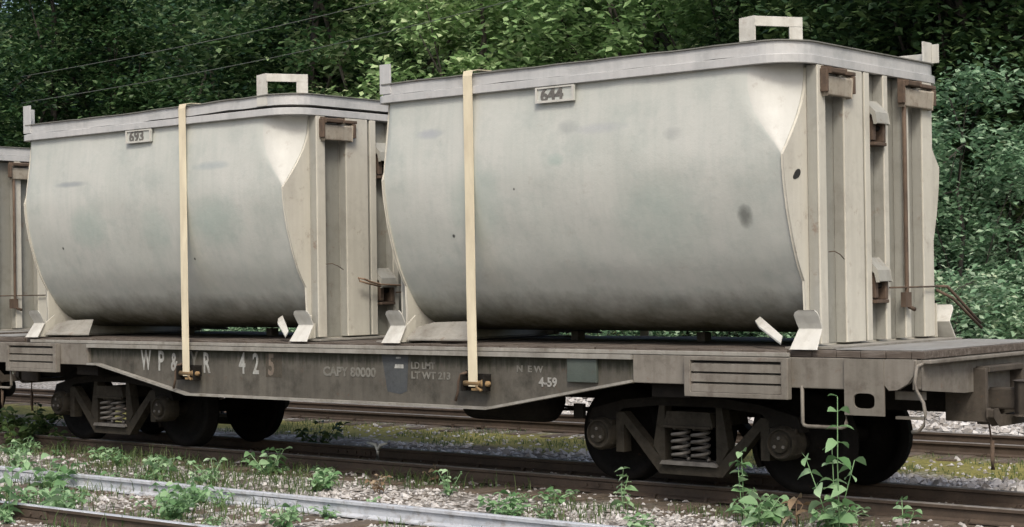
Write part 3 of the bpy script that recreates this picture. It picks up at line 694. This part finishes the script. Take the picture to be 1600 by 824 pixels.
        hk = MB(); hk.tube([(xw-.09, -1.235, .915), (xw-.15, -1.245, .90), (xw-.175, -1.25, .84), (xw-.18, -1.25, .76), (xw-.21, -1.25, .67)], .012, 8); hk.build('hook', M['rust'], o)
        hk = MB(); hk.box(xw-.02, xw+.13, -1.20, -1.26, .765, .785); hk.tube([(xw+.05, -1.28, .80), (xw+.13, -1.31, .77)], .011, 6); hk.build('pawl', M['rustyel'], o)
    # lettering on the near web
    Yt = -1.168
    def glyph(s, x, z, size, mat, sx=.8, bold=.006): text('lettering', s, size, (x-WC, Yt, z), mat, root, sx, bold)
    SZ = .28; zg = .845
    glyph('W', -14.33, zg, SZ, M['stencil'], .52); glyph('P', -14.065, zg-.003, SZ, M['stencil'], .68); glyph('&', -13.86, zg, .25, M['stencil2'], .62)
    glyph('Y', -13.56, zg, SZ, M['faint'], .66); glyph('R', -13.37, zg-.01, SZ, M['stencil'], .62)
    glyph('4', -12.84, zg-.005, SZ, M['stencil'], .66); glyph('2', -12.645, zg-.005, SZ, M['stencil'], .66)
    db = MB(); db.box(-12.46-WC, -12.24-WC, -1.1655, -1.1672, .81, 1.04); db.build('dark_patch', M['square'], root)
    glyph('5', -12.43, .835, .28, M['brownst'], .66, .008)
    glyph('CAPY 80000', -11.68, .845, .115, M['faint'], 1.12, .004)
    db = MB(); db.prism([(-10.93-WC, 1.05), (-10.60-WC, 1.05), (-10.62-WC, .73), (-10.70-WC, .70), (-10.86-WC, .72)], -1.1655, -1.1672, 'y'); db.build('painted_patch', M['patch'], root)
    db = MB(); db.prism([(-10.77-WC, .93), (-10.66-WC, .93), (-10.66-WC, .965), (-10.76-WC, .965)], -1.1675, -1.169, 'y'); db.prism([(-10.75-WC, 1.015), (-10.69-WC, 1.015), (-10.69-WC, 1.03), (-10.75-WC, 1.03)], -1.1675, -1.169, 'y'); db.build('paint_dash', M['stencil'], root)
    glyph('LD LMT', -10.57, .93, .085, M['faint'], 1.0, .002); glyph('LT WT 213', -10.57, .845, .085, M['faint'], 1.15, .003)
    glyph('N  E W', -9.36, .93, .075, M['faint'], 1.2, .002); glyph('4-59', -9.12, .815, .105, M['stencil2'], 1.0, .003)
    gp = MB(); gp.box(-8.80-WC, -8.50-WC, -1.168, -1.20, .86, 1.05); gp.build('card_holder', M['green'], root, bevel=.004)
    # centre and cross members
    cs = MB(); cs.box(-5.9, 5.9, -.28, -.22, .66, 1.095); cs.box(-5.9, 5.9, .22, .28, .66, 1.095); cs.box(-5.9, 5.9, -.22, .22, .80, .82); cs.build('centre_sill', M['truck'], root)
    for xx in (-3.0, -1.9, -.95, 0, .95, 1.9, 3.0, -3.74, 3.74):
        for a, b_ in ((-1.14, -.285), (.285, 1.14)):
            cr = MB(); big = abs(xx) > 3.5; hw_ = .18 if big else .05
            cr.box(xx-hw_, xx+hw_, max(a, -1.095) if big else a, min(b_, 1.095) if big else b_, .76 if big else .70 if abs(xx) < 2 else .86, 1.095); cr.build('cross_member', M['truck'], root)
    for ex in (1, -1):
        es = MB(); es.prism([(-1.165, .885), (-.5, .83), (.5, .83), (1.165, .885), (1.165, 1.092), (-1.165, 1.092)], ex*5.86, ex*5.93, 'x')
        es.box(ex*5.93, ex*6.0, -1.165, 1.165, 1.066, 1.092); es.build('end_sill', M['sillpale'], root, bevel=.006)
        # buffing block, draft box and coupler
        db = MB()
        db.box(ex*5.70, ex*6.03, -.34, -.30, .60, 1.0); db.box(ex*5.70, ex*6.03, .30, .34, .60, 1.0); db.box(ex*5.93, ex*6.035, -.30, .30, .58, .62); db.box(ex*5.93, ex*6.04, -.30, .30, .965, 1.01)
        db.prism([(-.36, .70), (-.36, .64), (-.28, .575), (.28, .575), (.36, .64), (.36, .70), (.30, .70), (.24, .64), (-.24, .64), (-.30, .70)], ex*6.04, ex*6.10, 'x')
        dbx = db.build('draft_gear_box', M['coupler'], root, bevel=.008)
        cp = MB(); cp.box(ex*5.9, ex*6.14, -.075, .075, .68, .84)
        cp.prism([(ex*6.13, -.08), (ex*6.20, -.17), (ex*6.34, -.19), (ex*6.36, -.12), (ex*6.26, -.08), (ex*6.24, .0), (ex*6.28, .08), (ex*6.40, .14), (ex*6.40, .20), (ex*6.22, .18), (ex*6.13, .08)], .64, .90, 'z')
        c_ = cp.build('coupler', M['coupler'], root, bevel=.015)
        kn = MB(); kn.lathe([(0, .0), (.07, .0), (.07, .22), (0, .22)], (ex*6.33, -.16, .66), 'z', 20)
        kn.box(ex*6.25, ex*6.33, -.14, -.02, .67, .87); kn.build('knuckle', M['coupler'], c_, bevel=.01)
        ho = MB(); ho.tube([(ex*5.98, -.22, .66), (ex*6.0, -.22, .52), (ex*6.01, -.21, .38)], .008, 6); ho.tube([(ex*6.01, -.21, .46), (ex*6.01, -.21, .31), (ex*6.01, -.205, .24)], .017, 8); ho.build('hose', M['rust'], root)
    # brake reservoir and rods
    tk = MB(); tk.lathe([(0, -.50), (.13, -.50), (.19, -.44), (.20, -.36), (.20, .36), (.19, .44), (.13, .50), (0, .50)], (1.72, -.62, .66), 'x', 24); tk.build('brake_reservoir', M['truck'], root)
    br = MB(); br.tube([(-3.0, -.15, .55), (0, -.2, .52), (3.0, -.15, .55)], .014, 6); br.tube([(2.0, -.5, .60), (2.9, -.5, .58)], .012, 6); br.box(2.62, 2.72, -.9, -.86, .54, .66); br.box(-.55, -.45, -.8, -.76, .58, .66)
    br.build('brake_rigging', M['truck'], root)
    # trucks
    for ex in (1, -1):
        cx = 3.72*ex
        for sy in (-1, 1):
            y0, y1 = sy*.70, sy*.80
            f = MB()
            def P(*pts): f.prism([(cx+a, b_) for a, b_ in pts], y0, y1, 'y')
            P((-.735, .60), (-.655, .60), (-.655, .27), (-.735, .27)); P((.655, .60), (.735, .60), (.735, .27), (.655, .27))
            P((-.655, .60), (-.655, .50), (-.30, .115), (-.24, .19)); P((.655, .60), (.24, .19), (.30, .115), (.655, .50))
            P((-.24, .19), (-.30, .115), (.30, .115), (.24, .19))
            P((-.30, .665), (-.245, .665), (-.245, .32), (-.36, .34)); P((.30, .665), (.36, .34), (.245, .32), (.245, .665))
            P((-.36, .34), (-.245, .32), (-.245, .192), (-.26, .19)); P((.36, .34), (.26, .19), (.245, .192), (.245, .32))
            fr_ = f.build('bogie_frame', M['truckf'], root)
            f = MB()
            P((-.66, .70), (-.30, .74), (.30, .74), (.66, .70), (.66, .63), (.30, .665), (-.30, .665), (-.66, .63))
            P((-1.03, .50), (-.98, .62), (-.66, .70), (-.66, .63), (-.73, .58), (-.73, .535), (-.98, .50)); P((.66, .70), (.98, .62), (1.03, .50), (.98, .50), (.73, .535), (.73, .58), (.66, .63))
            f.build('top_chord', M['truck'], fr_)  # near-black covers oil plus the sill overhang's shade, painted in
            rb = MB(); rb.prism([(cx-.27, .200), (cx+.27, .200), (cx+.25, .225), (cx-.25, .225)], y0-sy*.03, sy*.84, 'y'); rb.build('spring_plank', M['spring'], fr_, bevel=.004)
            bo = MB(); bo.prism([(cx-.225, .505), (cx+.225, .505), (cx+.225, .53), (cx+.20, .62), (cx-.20, .62), (cx-.225, .53)], sy*.30, sy*.83, 'y'); bo.box(cx-.25, cx+.22, sy*.80, sy*.85, .492, .515); bo.build('bolster', M['truckf'], fr_, bevel=.006)
            for dx in (-.115, .075):
                pts = []; turns = 4.5; N = 90
                for i in range(N+1):
                    t = i/N; a = 2*math.pi*turns*t
                    pts.append((cx+dx+.068*math.cos(a), sy*.765+.068*math.sin(a), .24+.245*t))
                s_ = MB(); s_.tube(pts, .0145, 7); s_.build('coil_spring', M['spring'], fr_)
            for wx in (-.87, .87):
                jb = MB(); c0 = (cx+wx, 0, .415)
                jb.box(cx+wx-.115, cx+wx+.115, sy*.69, sy*.83, .33, .53)
                jb.lathe([(0.135, sy*.70), (.135, sy*.84), (.115, sy*.875), (.105, sy*.875), (.10, sy*.855), (.075, sy*.855), (.07, sy*.885), (0, sy*.885)], c0, 'y', 26)
                j_ = jb.build('journal_box', M['truckf'], fr_, bevel=.008)
                bt = MB()
                for a in (90, 210, 330):
                    bt.lathe([(0, sy*.895), (.014, sy*.895), (.014, sy*.88), (0, sy*.88)], (cx+wx+.045*math.cos(R(a)), 0, .415+.045*math.sin(R(a))), 'y', 6, False)
                bt.v = [(p[0], p[1], p[2]) for p in bt.v]; bt.build('bolt', M['spring'], fr_)
                # brake shoe beside each wheel
                sh = MB(); sg = -1 if wx > 0 else 1
                arc = [(cx+wx+sg*.425*math.cos(R(t)), .40+.425*math.sin(R(t))) for t in range(-28, 29, 8)] + [(cx+wx+sg*.47*math.cos(R(t)), .40+.47*math.sin(R(t))) for t in range(28, -29, -8)]
                sh.prism(arc, sy*.44, sy*.53, 'y'); sh.build('brake_shoe', M['truck'], fr_)
        for wx in (-.87, .87):
            ax = MB(); ax.lathe([(.0, -.80), (.055, -.80), (.055, -.60), (.07, -.58), (.062, 0), (.07, .58), (.055, .60), (.055, .80), (0, .80)], (cx+wx, 0, .40), 'y', 16)
            axo = ax.build('axle', M['truck'], root)
            for sy in (-1, 1):
                prof = [(.07, -.07), (.11, -.07), (.12, -.03), (.30, -.01), (.325, -.055), (.40, -.06), (.403, .035), (.425, .045), (.425, .068), (.345, .072), (.32, .03), (.13, .03), (.11, .07), (.07, .07)]
                wm = MB(); wm.lathe([(r_, (a if sy < 0 else -a)) for r_, a in prof], (cx+wx, sy*.475, .40), 'y', 48); wm.build('wheel', M['wheel'], axo)
    return root
M['rustyel'] = mat_metal('yellow_brown_rust', (.16, .10, .045), (.28, .19, .09), (.06, .04, .025), .7, rust_amt=.5, rough=.8, scale=5)
M['stencil2'] = mat_metal('grey_stencil_paint', (.24, .24, .225), (.33, .33, .31), (.18, .17, .15), .9, rust=(.12, .10, .085), rust_amt=.8, rough=.7, scale=6)
M['truckf'] = mat_metal('dusty_cast_frame', (.026, .023, .018), (.050, .044, .034), (.010, .009, .007), .8, spec=.15, rust=(.06, .035, .02), rust_amt=.4, rough=.8, scale=3)
wagon = make_wagon()
w2 = copy_tree(wagon); w2.location.x = WC-12.62
w2['label'] = 'neighbouring flat wagon coupled behind, cut off by the left edge'
for q in list(sc.objects):
    if q.parent == w2 and (q.name.startswith('lettering') or q.name.startswith('dark_patch') or q.name.startswith('paint')): bpy.data.objects.remove(q)
wagon['group'] = w2['group'] = 'flat wagons coupled in a row'

# ------------------------------------------------------------------ leaves
def leaf_quads(mb, c, s, rnd, droop=.3, asp=.62):
    th = rnd.uniform(0, 6.283); ph = rnd.uniform(-.75, .55)
    d = Vector((math.cos(th)*math.cos(ph), math.sin(th)*math.cos(ph), math.sin(ph)))
    sd_ = d.cross(Vector((rnd.uniform(-.6, .6), rnd.uniform(-.6, .6), 1))).normalized()
    nrm = d.cross(sd_)
    a = c; b_ = c+d*s; l = c+d*s*.45+sd_*s*asp*.5-nrm*s*.08; r = c+d*s*.45-sd_*s*asp*.5-nrm*s*.08
    mb.add([a, l, b_, r], [(0, 1, 2), (0, 2, 3)])
def make_crown(seed, h, rx, nleaf, ls, base=.0, clump=34):
    """leaves gathered in clumps spread through an uneven crown volume"""
    rd = random.Random(seed); mb = MB(); cl = []
    for i in range(clump*3):
        t = rd.random(); z = base + (h-base)*t
        prof = math.sin(math.pi*min(1, (t*.86+.12)))**.6
        a = rd.uniform(0, 6.283); rr = rx*prof*math.sqrt(rd.uniform(.15, 1))*(1+.3*noise.noise(Vector((a, t*4, seed))))
        cl.append((Vector((rr*math.cos(a), rr*math.sin(a), z)), rd.uniform(.35, 1.0)*rx*.33))
    for i in range(nleaf):
        c, r = rd.choice(cl)
        v = Vector((rd.gauss(0, 1), rd.gauss(0, 1), rd.gauss(0, .6))).normalized()*r*rd.uniform(.5, 1.0)
        p = c+v; p.z = max(p.z, .05)
        leaf_quads(mb, p, ls*rd.uniform(.6, 1.25), rd)
    return mb, cl
def make_trunk(seed, h, r, cl):
    rd = random.Random(seed+99); mb = MB()
    pts = [(rd.uniform(-.1, .1)*i*.6, rd.uniform(-.1, .1)*i*.6, h*i/6) for i in range(7)]
    mb.tube(pts, r, 10, r*.25)
    for k in range(11):
        c = rd.choice(cl)[0]; i = rd.randint(1, 5); b = Vector(pts[i]); 
        mid = b.lerp(c, .5)+Vector((0, 0, .25)); mb.tube([b, mid, c], r*.32, 6, r*.07)
    return mb
protos = {}
def proto(kind, seed, h, rx, n, ls, mat, base=0, clump=34, tr=.16):
    crown, cl = make_crown(seed, h, rx, n, ls, base, clump); trunk = make_trunk(seed, h*.92, tr, cl)
    protos.setdefault(kind, []).append((crown, trunk, mat)); return
used = {}
def plant_tree(kind, idx, x, y, sc_, rz, label, group, name='forest_tree', sz=1.0, cat='tree'):
    crown, trunk, mat = protos[kind][idx % len(protos[kind])]
    key = (kind, idx % len(protos[kind]))
    if key not in used:
        r_ = empty(name, (x, y, gz(x, y)-.05), label, cat, group)
        used[key] = r_; crown.build('crown', M[mat], r_); trunk.build('trunk', M['bark'], r_)
    else:
        src = used[key]; r_ = src.copy(); sc.collection.objects.link(r_); r_.name = name
        for ch in [q for q in sc.objects if q.parent == src]:
            c_ = ch.copy(); sc.collection.objects.link(c_); c_.parent = r_
        tag(r_, label, cat, group); r_.location = (x, y, gz(x, y)-.05)
    r_.rotation_euler.z = rz; r_.scale = (sc_, sc_, sc_*sz); return r_
for s in range(3): proto('dark', 10+s, 9.5, 3.0, 17000, .19, 'leafdark', .6, 46)
for s in range(2): proto('deep', 50+s, 9.5, 3.0, 17000, .19, 'leafdeep', .2, 46)
for s in range(2): proto('mid', 20+s, 9.0, 2.8, 16000, .20, 'leafmid', .4, 42)
for s in range(2): proto('pale', 30+s, 4.6, 1.7, 9000, .13, 'leafpale', .0, 34, .05)
for s in range(2): proto('bush', 40+s, 1.7, 1.2, 4200, .11, 'leafpale', .0, 22, .03)
rt_ = random.Random(12)
def at(px, D):      # pixel column -> x at depth-row D (Y = D - 12.45)
    r = ((px-800)*.76836/2731.1 - .63978) , ((px-800)*.63986/2731.1 + .76849)
    return r[0]/r[1]*D
# rows of forest trees: (column in photo px, distance row, kind)
row = []
for i, px in enumerate(range(-60, 1700, 140)):
    row.append((px+rt_.uniform(-40, 40), 31+rt_.uniform(-2, 2), i))
for i, px in enumerate(range(-100, 1750, 140)):
    row.append((px+rt_.uniform(-40, 40), 38+rt_.uniform(-2, 2), i+3))
for i, px in enumerate(range(-120, 1750, 150)):
    row.append((px+rt_.uniform(-40, 40), 46+rt_.uniform(-2, 2), i+5))
ORD = ['leftmost', 'second from the left', 'third from the left', 'fourth from the left', 'fifth from the left', 'sixth from the left', 'seventh from the left', 'eighth from the left', 'ninth from the left', 'tenth from the left', 'eleventh from the left', 'twelfth from the left', 'thirteenth from the left', 'fourteenth from the left', 'fifteenth from the left', 'sixteenth from the left', 'seventeenth from the left']
row += [(0, 52, 1), (-40, 40, 1), (40, 47, 0), (1495, 29.5, 2), (1590, 29, 1), (490, 30, 0)]
row.sort(key=lambda q: (round((q[1]-31)/7.5), q[0])); cnt = {}
for (px, D, i) in row:
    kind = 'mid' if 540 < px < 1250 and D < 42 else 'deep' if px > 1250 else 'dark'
    near = 'front' if D < 34 else 'middle' if D < 42 else 'back'
    n_ = cnt.get((near, kind), 0); cnt[(near, kind)] = n_+1
    lab = {'mid': 'bright green', 'dark': 'dark green', 'deep': 'very dark green'}[kind]+' broadleaf tree, '+ORD[n_]+' in the '+near+' row of the wood'
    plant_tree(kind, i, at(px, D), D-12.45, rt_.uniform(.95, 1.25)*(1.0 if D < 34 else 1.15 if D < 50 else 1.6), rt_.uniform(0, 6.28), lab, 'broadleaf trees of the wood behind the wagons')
for i, (px, D, s_, lb_) in enumerate(((1360, 27, .6, 'hidden mostly behind container 644, leftmost of the saplings'), (1440, 26, .72, 'against the edge of container 644'), (1510, 24.5, .98, 'tallest of the saplings right of container 644'), (1572, 26, .68, 'nearest the right edge of the picture'))):
    plant_tree('pale', i, at(px, D), D-12.45, s_, i*1.7, 'pale green sapling, '+lb_, 'pale saplings in front of the dark wood', 'sapling')
BP = [px for px in range(-40, 1700, 90)]
for i, px in enumerate(BP):
    D = 22.8+rt_.uniform(-.8, 1.2)
    plant_tree('bush', i, at(px, D), D-12.45, rt_.uniform(.7, 1.1), rt_.uniform(0, 6), 'low green bush at the foot of the wood, beyond the empty track', 'bushes along the foot of the wood', 'bush', cat='bush')

# overhead wires in front of the wood
def wire(pa, pb, label):
    k = MB(); N = 24; pts = []
    for i in range(N+1):
        t = i/N; p = Vector(pa).lerp(Vector(pb), t); p.z -= .5*math.sin(math.pi*t); pts.append(p)
    k.tube(pts, .007, 5); tag(k.build('overhead_wire', M['truckf2']), label, 'wire', 'wires in front of the wood')
wire((-34, 11, 5.9), (-8, 11, 8.0), 'lower thin wire slanting up to the right before the wood')
wire((-34, 11, 6.5), (-8, 11, 8.6), 'upper thin wire slanting up to the right before the wood')

# ------------------------------------------------------------------ weeds beside the tracks
def leaf(mb, base, d, L, W, droop, rnd, seg=4):
    d = d.normalized(); side = d.cross(Vector((0, 0, 1)))
    if side.length < .1: side = Vector((1, 0, 0))
    side.normalize(); side = (Matrix.Rotation(rnd.uniform(-1.0, 1.0), 3, d) @ side); V = []; prof = [0.10, .75, 1.0, .72, .04]
    p = Vector(base); dd = d.copy()
    for i in range(seg+1):
        wv_ = W*.5*prof[i]; lift = Vector((0, 0, wv_*.35))
        V += [p-side*wv_+lift, p, p+side*wv_+lift]
        dd = (dd+Vector((0, 0, -droop))).normalized(); p = p+dd*L/seg
    F = []
    for i in range(seg):
        for j in (0, 1): F.append((i*3+j, i*3+j+1, (i+1)*3+j+1, (i+1)*3+j))
    mb.add(V, F, True)
def weed(x, y, h, nodes, L, W, label, group=None, stems=1, spread=.12, mat='weed', seed=0, dense=False, z0=None, name='leafy_weed'):
    rd = random.Random(seed*31+int(abs(x)*100)); z0 = gz(x, y) if z0 is None else z0
    root = empty(name, (x, y, z0), label, 'plant', group)
    st_ = MB(); lf = MB()
    for s in range(stems):
        a = rd.uniform(0, 6.28); tip = Vector((spread*math.cos(a)*(s > 0 or dense), spread*math.sin(a)*(s > 0 or dense), h*rd.uniform(.6, 1) if s else h))
        pts = [Vector((0, 0, -.02)), tip*.5+Vector((rd.uniform(-.02, .02), rd.uniform(-.02, .02), 0)), tip]
        st_.tube(pts, .0055, 5, .003)
        for k in range(nodes):
            t = (k+1)/nodes; p = pts[0].lerp(pts[1], t*2) if t < .5 else pts[1].lerp(pts[2], t*2-1)
            a0 = k*1.57+rd.uniform(-.4, .4)+s
            for q in (0, math.pi):
                if rd.random() < .12: continue
                e = rd.uniform(.1, .7); d = Vector((math.cos(a0+q), math.sin(a0+q), e))
                sz = rd.uniform(.65, 1.1)*(1-.25*t)
                leaf(lf, p, d, L*sz, W*sz, rd.uniform(.12, .35), rd)
    st_.build('stem', M[mat], root); lf.build('leaves', M[mat], root); return root
def gp(px, py):     # photo px on the ground plane z=-.13
    fx, fy = (px-800)/2731.1, (py-412)/2731.1
    r = Vector((.76836, .63986, -.01422))*fx - Vector((.01733, .00141, .99985))*fy - Vector((.63978, -.76849, -.01001))
    t = (-.13-1.69)/r.z; return (r.x*t, -12.45+r.y*t)
def wp(px, py, *a, **k): x, y = gp(px, py); return weed(x, y, *a, **k)
wp(1312, 835, .98, 9, 0.167, 0.105, 'tall leafy stem rising in front of the right bogie', stems=1, seed=1, spread=.05)
wp(1302, 832, .62, 5, 0.174, 0.112, 'shorter leafy stems around the tall weed by the right bogie', stems=3, seed=2, spread=.20)
wp(1160, 815, .52, 6, 0.123, 0.083, 'slender weed between the spring set and the right axle', stems=2, seed=3, spread=.04)
wp(1190, 822, .20, 3, 0.189, 0.105, 'low broad-leaved clump at the bottom edge left of the tall weed', stems=6, seed=4, spread=.2)
wp(975, 795, .32, 5, 0.123, 0.068, 'small upright weed below the left wheel of the right bogie', stems=2, seed=5, spread=.05)
wp(1410, 838, .26, 4, 0.116, 0.083, 'short weed at the bottom edge right of the tall weed', stems=2, seed=6, spread=.08)
wp(80, 765, .32, 4, 0.174, 0.105, 'pale broad-leaved weed beside the blue-grey rail at the far left', stems=6, seed=7, spread=.25)
wp(10, 815, .45, 4, 0.174, 0.105, 'broad-leaved weed in the bottom left corner', stems=5, seed=8, spread=.2)
wp(100, 800, .22, 4, 0.160, 0.090, 'leafy clump between the two foreground rails at left', stems=7, seed=9, spread=.22)
wp(265, 812, .26, 5, 0.102, 0.068, 'dense feathery clump beside the dark foreground rail', stems=12, seed=10, spread=.3)
wp(250, 752, .22, 4, 0.131, 0.075, 'small weed at the edge of the wagon track below the left bogie', stems=4, seed=11, spread=.15)
wp(420, 742, .24, 4, 0.145, 0.083, 'light weed patch below the wagon beside the rail', stems=6, seed=12, spread=.22)
wp(330, 750, .20, 4, 0.102, 0.060, 'fine weed between the sleepers left of centre', stems=5, seed=13, spread=.2)
wp(500, 702, .30, 5, 0.145, 0.090, 'dark leafy weed under the middle of the wagon', stems=7, seed=14, spread=.26, mat='weeddark')
wp(700, 775, .22, 4, 0.087, 0.045, 'thin weed on the ballast in front of the wagon centre', stems=5, seed=15, spread=.16)
wp(60, 690, .45, 5, 0.160, 0.105, 'dark bush growing between the two wagons', stems=12, seed=16, spread=.4, mat='weeddark')
wp(25, 700, .40, 5, 0.160, 0.105, 'dark leafy clump under the coupling at the left edge', stems=10, seed=17, spread=.35, mat='weeddark')
wp(120, 700, .22, 4, 0.131, 0.075, 'ragged weeds under the left bogie', stems=8, seed=18, spread=.3, mat='weeddark')
wp(590, 770, .16, 3, 0.102, 0.045, 'dry brown seedling on the ballast by the blue-grey rail', stems=4, seed=19, spread=.1, mat='dryleaf')
wp(680, 752, .15, 3, 0.087, 0.045, 'dry brown sprig beside the near rail', stems=3, seed=20, spread=.1, mat='dryleaf')
wp(1245, 822, .20, 2, 0.246, 0.090, 'curled dry brown leaves at the bottom edge', stems=3, seed=21, spread=.06, mat='dryleaf')
wp(855, 812, .13, 3, 0.087, 0.045, 'tiny weed on the blue-grey rail line right of centre', stems=4, seed=22, spread=.12)
rw = random.Random(77)
tuftlist = []
for i in range(60):
    px = rw.choice([rw.uniform(0, 520), rw.uniform(0, 1500)]); py = rw.uniform(745, 830) if px > 500 else rw.uniform(700, 830)
    x, y = gp(px, py)
    if abs(y+.485) < .1 or y > -.6: continue
    if not tuftlist:
        t = weed(x, y, .15, 4, .10, .06, 'small green weed tuft on the ballast in the foreground', 'small weed tufts on the foreground ballast', stems=6, seed=60, spread=.14, name='weed_tuft'); tuftlist.append(t)
    else:
        t = copy_tree(tuftlist[0]); t.location = (x, y, gz(x, y)); t.rotation_euler.z = rw.uniform(0, 6); s_ = rw.uniform(.45, 1.3); t.scale = (s_, s_, s_*rw.uniform(.6, 1.2)); tuftlist.append(t)
# grass and creeping cover: along the bed and the far verge
gr_ = MB()
def blade(x, y, h, rd):
    z = gz(x, y); a = rd.uniform(0, 6.28); d = Vector((math.cos(a), math.sin(a), 0)); s_ = Vector((-d.y, d.x, 0))*.004
    b0 = Vector((x, y, z)); m_ = b0+d*h*.2+Vector((0, 0, h*.6)); e = b0+d*h*.55+Vector((0, 0, h*.9))
    gr_.add([b0-s_, b0+s_, m_+s_*.8, m_-s_*.8, e], [(0, 1, 2, 3), (3, 2, 4)])
rg = random.Random(9)
for _ in range(16000):
    x, y = rg.uniform(-17, -5), rg.uniform(-4.9, -.6)
    if noise.noise(Vector((x*.9, y*1.1, 9))) + (.25 if x < -10.5 else -.05) < .12: continue
    blade(x, y, rg.uniform(.03, .12)*(1.7 if x < -9.5 and rg.random() < .4 else 1), rg)
for _ in range(5000):
    x, y = rg.uniform(-18, -6), rg.uniform(1.9, 3.8)
    if noise.noise(Vector((x*.9, y*1.1, 2))) < -.1: continue
    blade(x, y, rg.uniform(.02, .07), rg)
for _ in range(9000):
    x, y = rg.uniform(-34, -6), rg.uniform(8.2, 11)
    blade(x, y, rg.uniform(.06, .35), rg)
tag(gr_.build('grass', M['weeddark']), 'sparse grass and creeping weeds along the railway verge', 'grass', kind='stuff')

# bleached forked stake standing beside the near rail
sx_, sy_ = gp(590, 735)
k = MB(); k.tube([(0, 0, -.05), (.0, 0, .10), (.01, 0, .20)], .016, 7, .026); k.tube([(.01, 0, .19), (-.03, .01, .235), (-.16, .02, .25)], .024, 6, .012); k.tube([(.01, 0, .19), (.05, -.01, .24), (.13, 0, .255)], .022, 6, .010)
tag(k.build('forked_stick', M['bleached'], loc=(sx_, sy_, -.12)), 'bleached white forked stick standing by the rail under the wagon', 'stick')
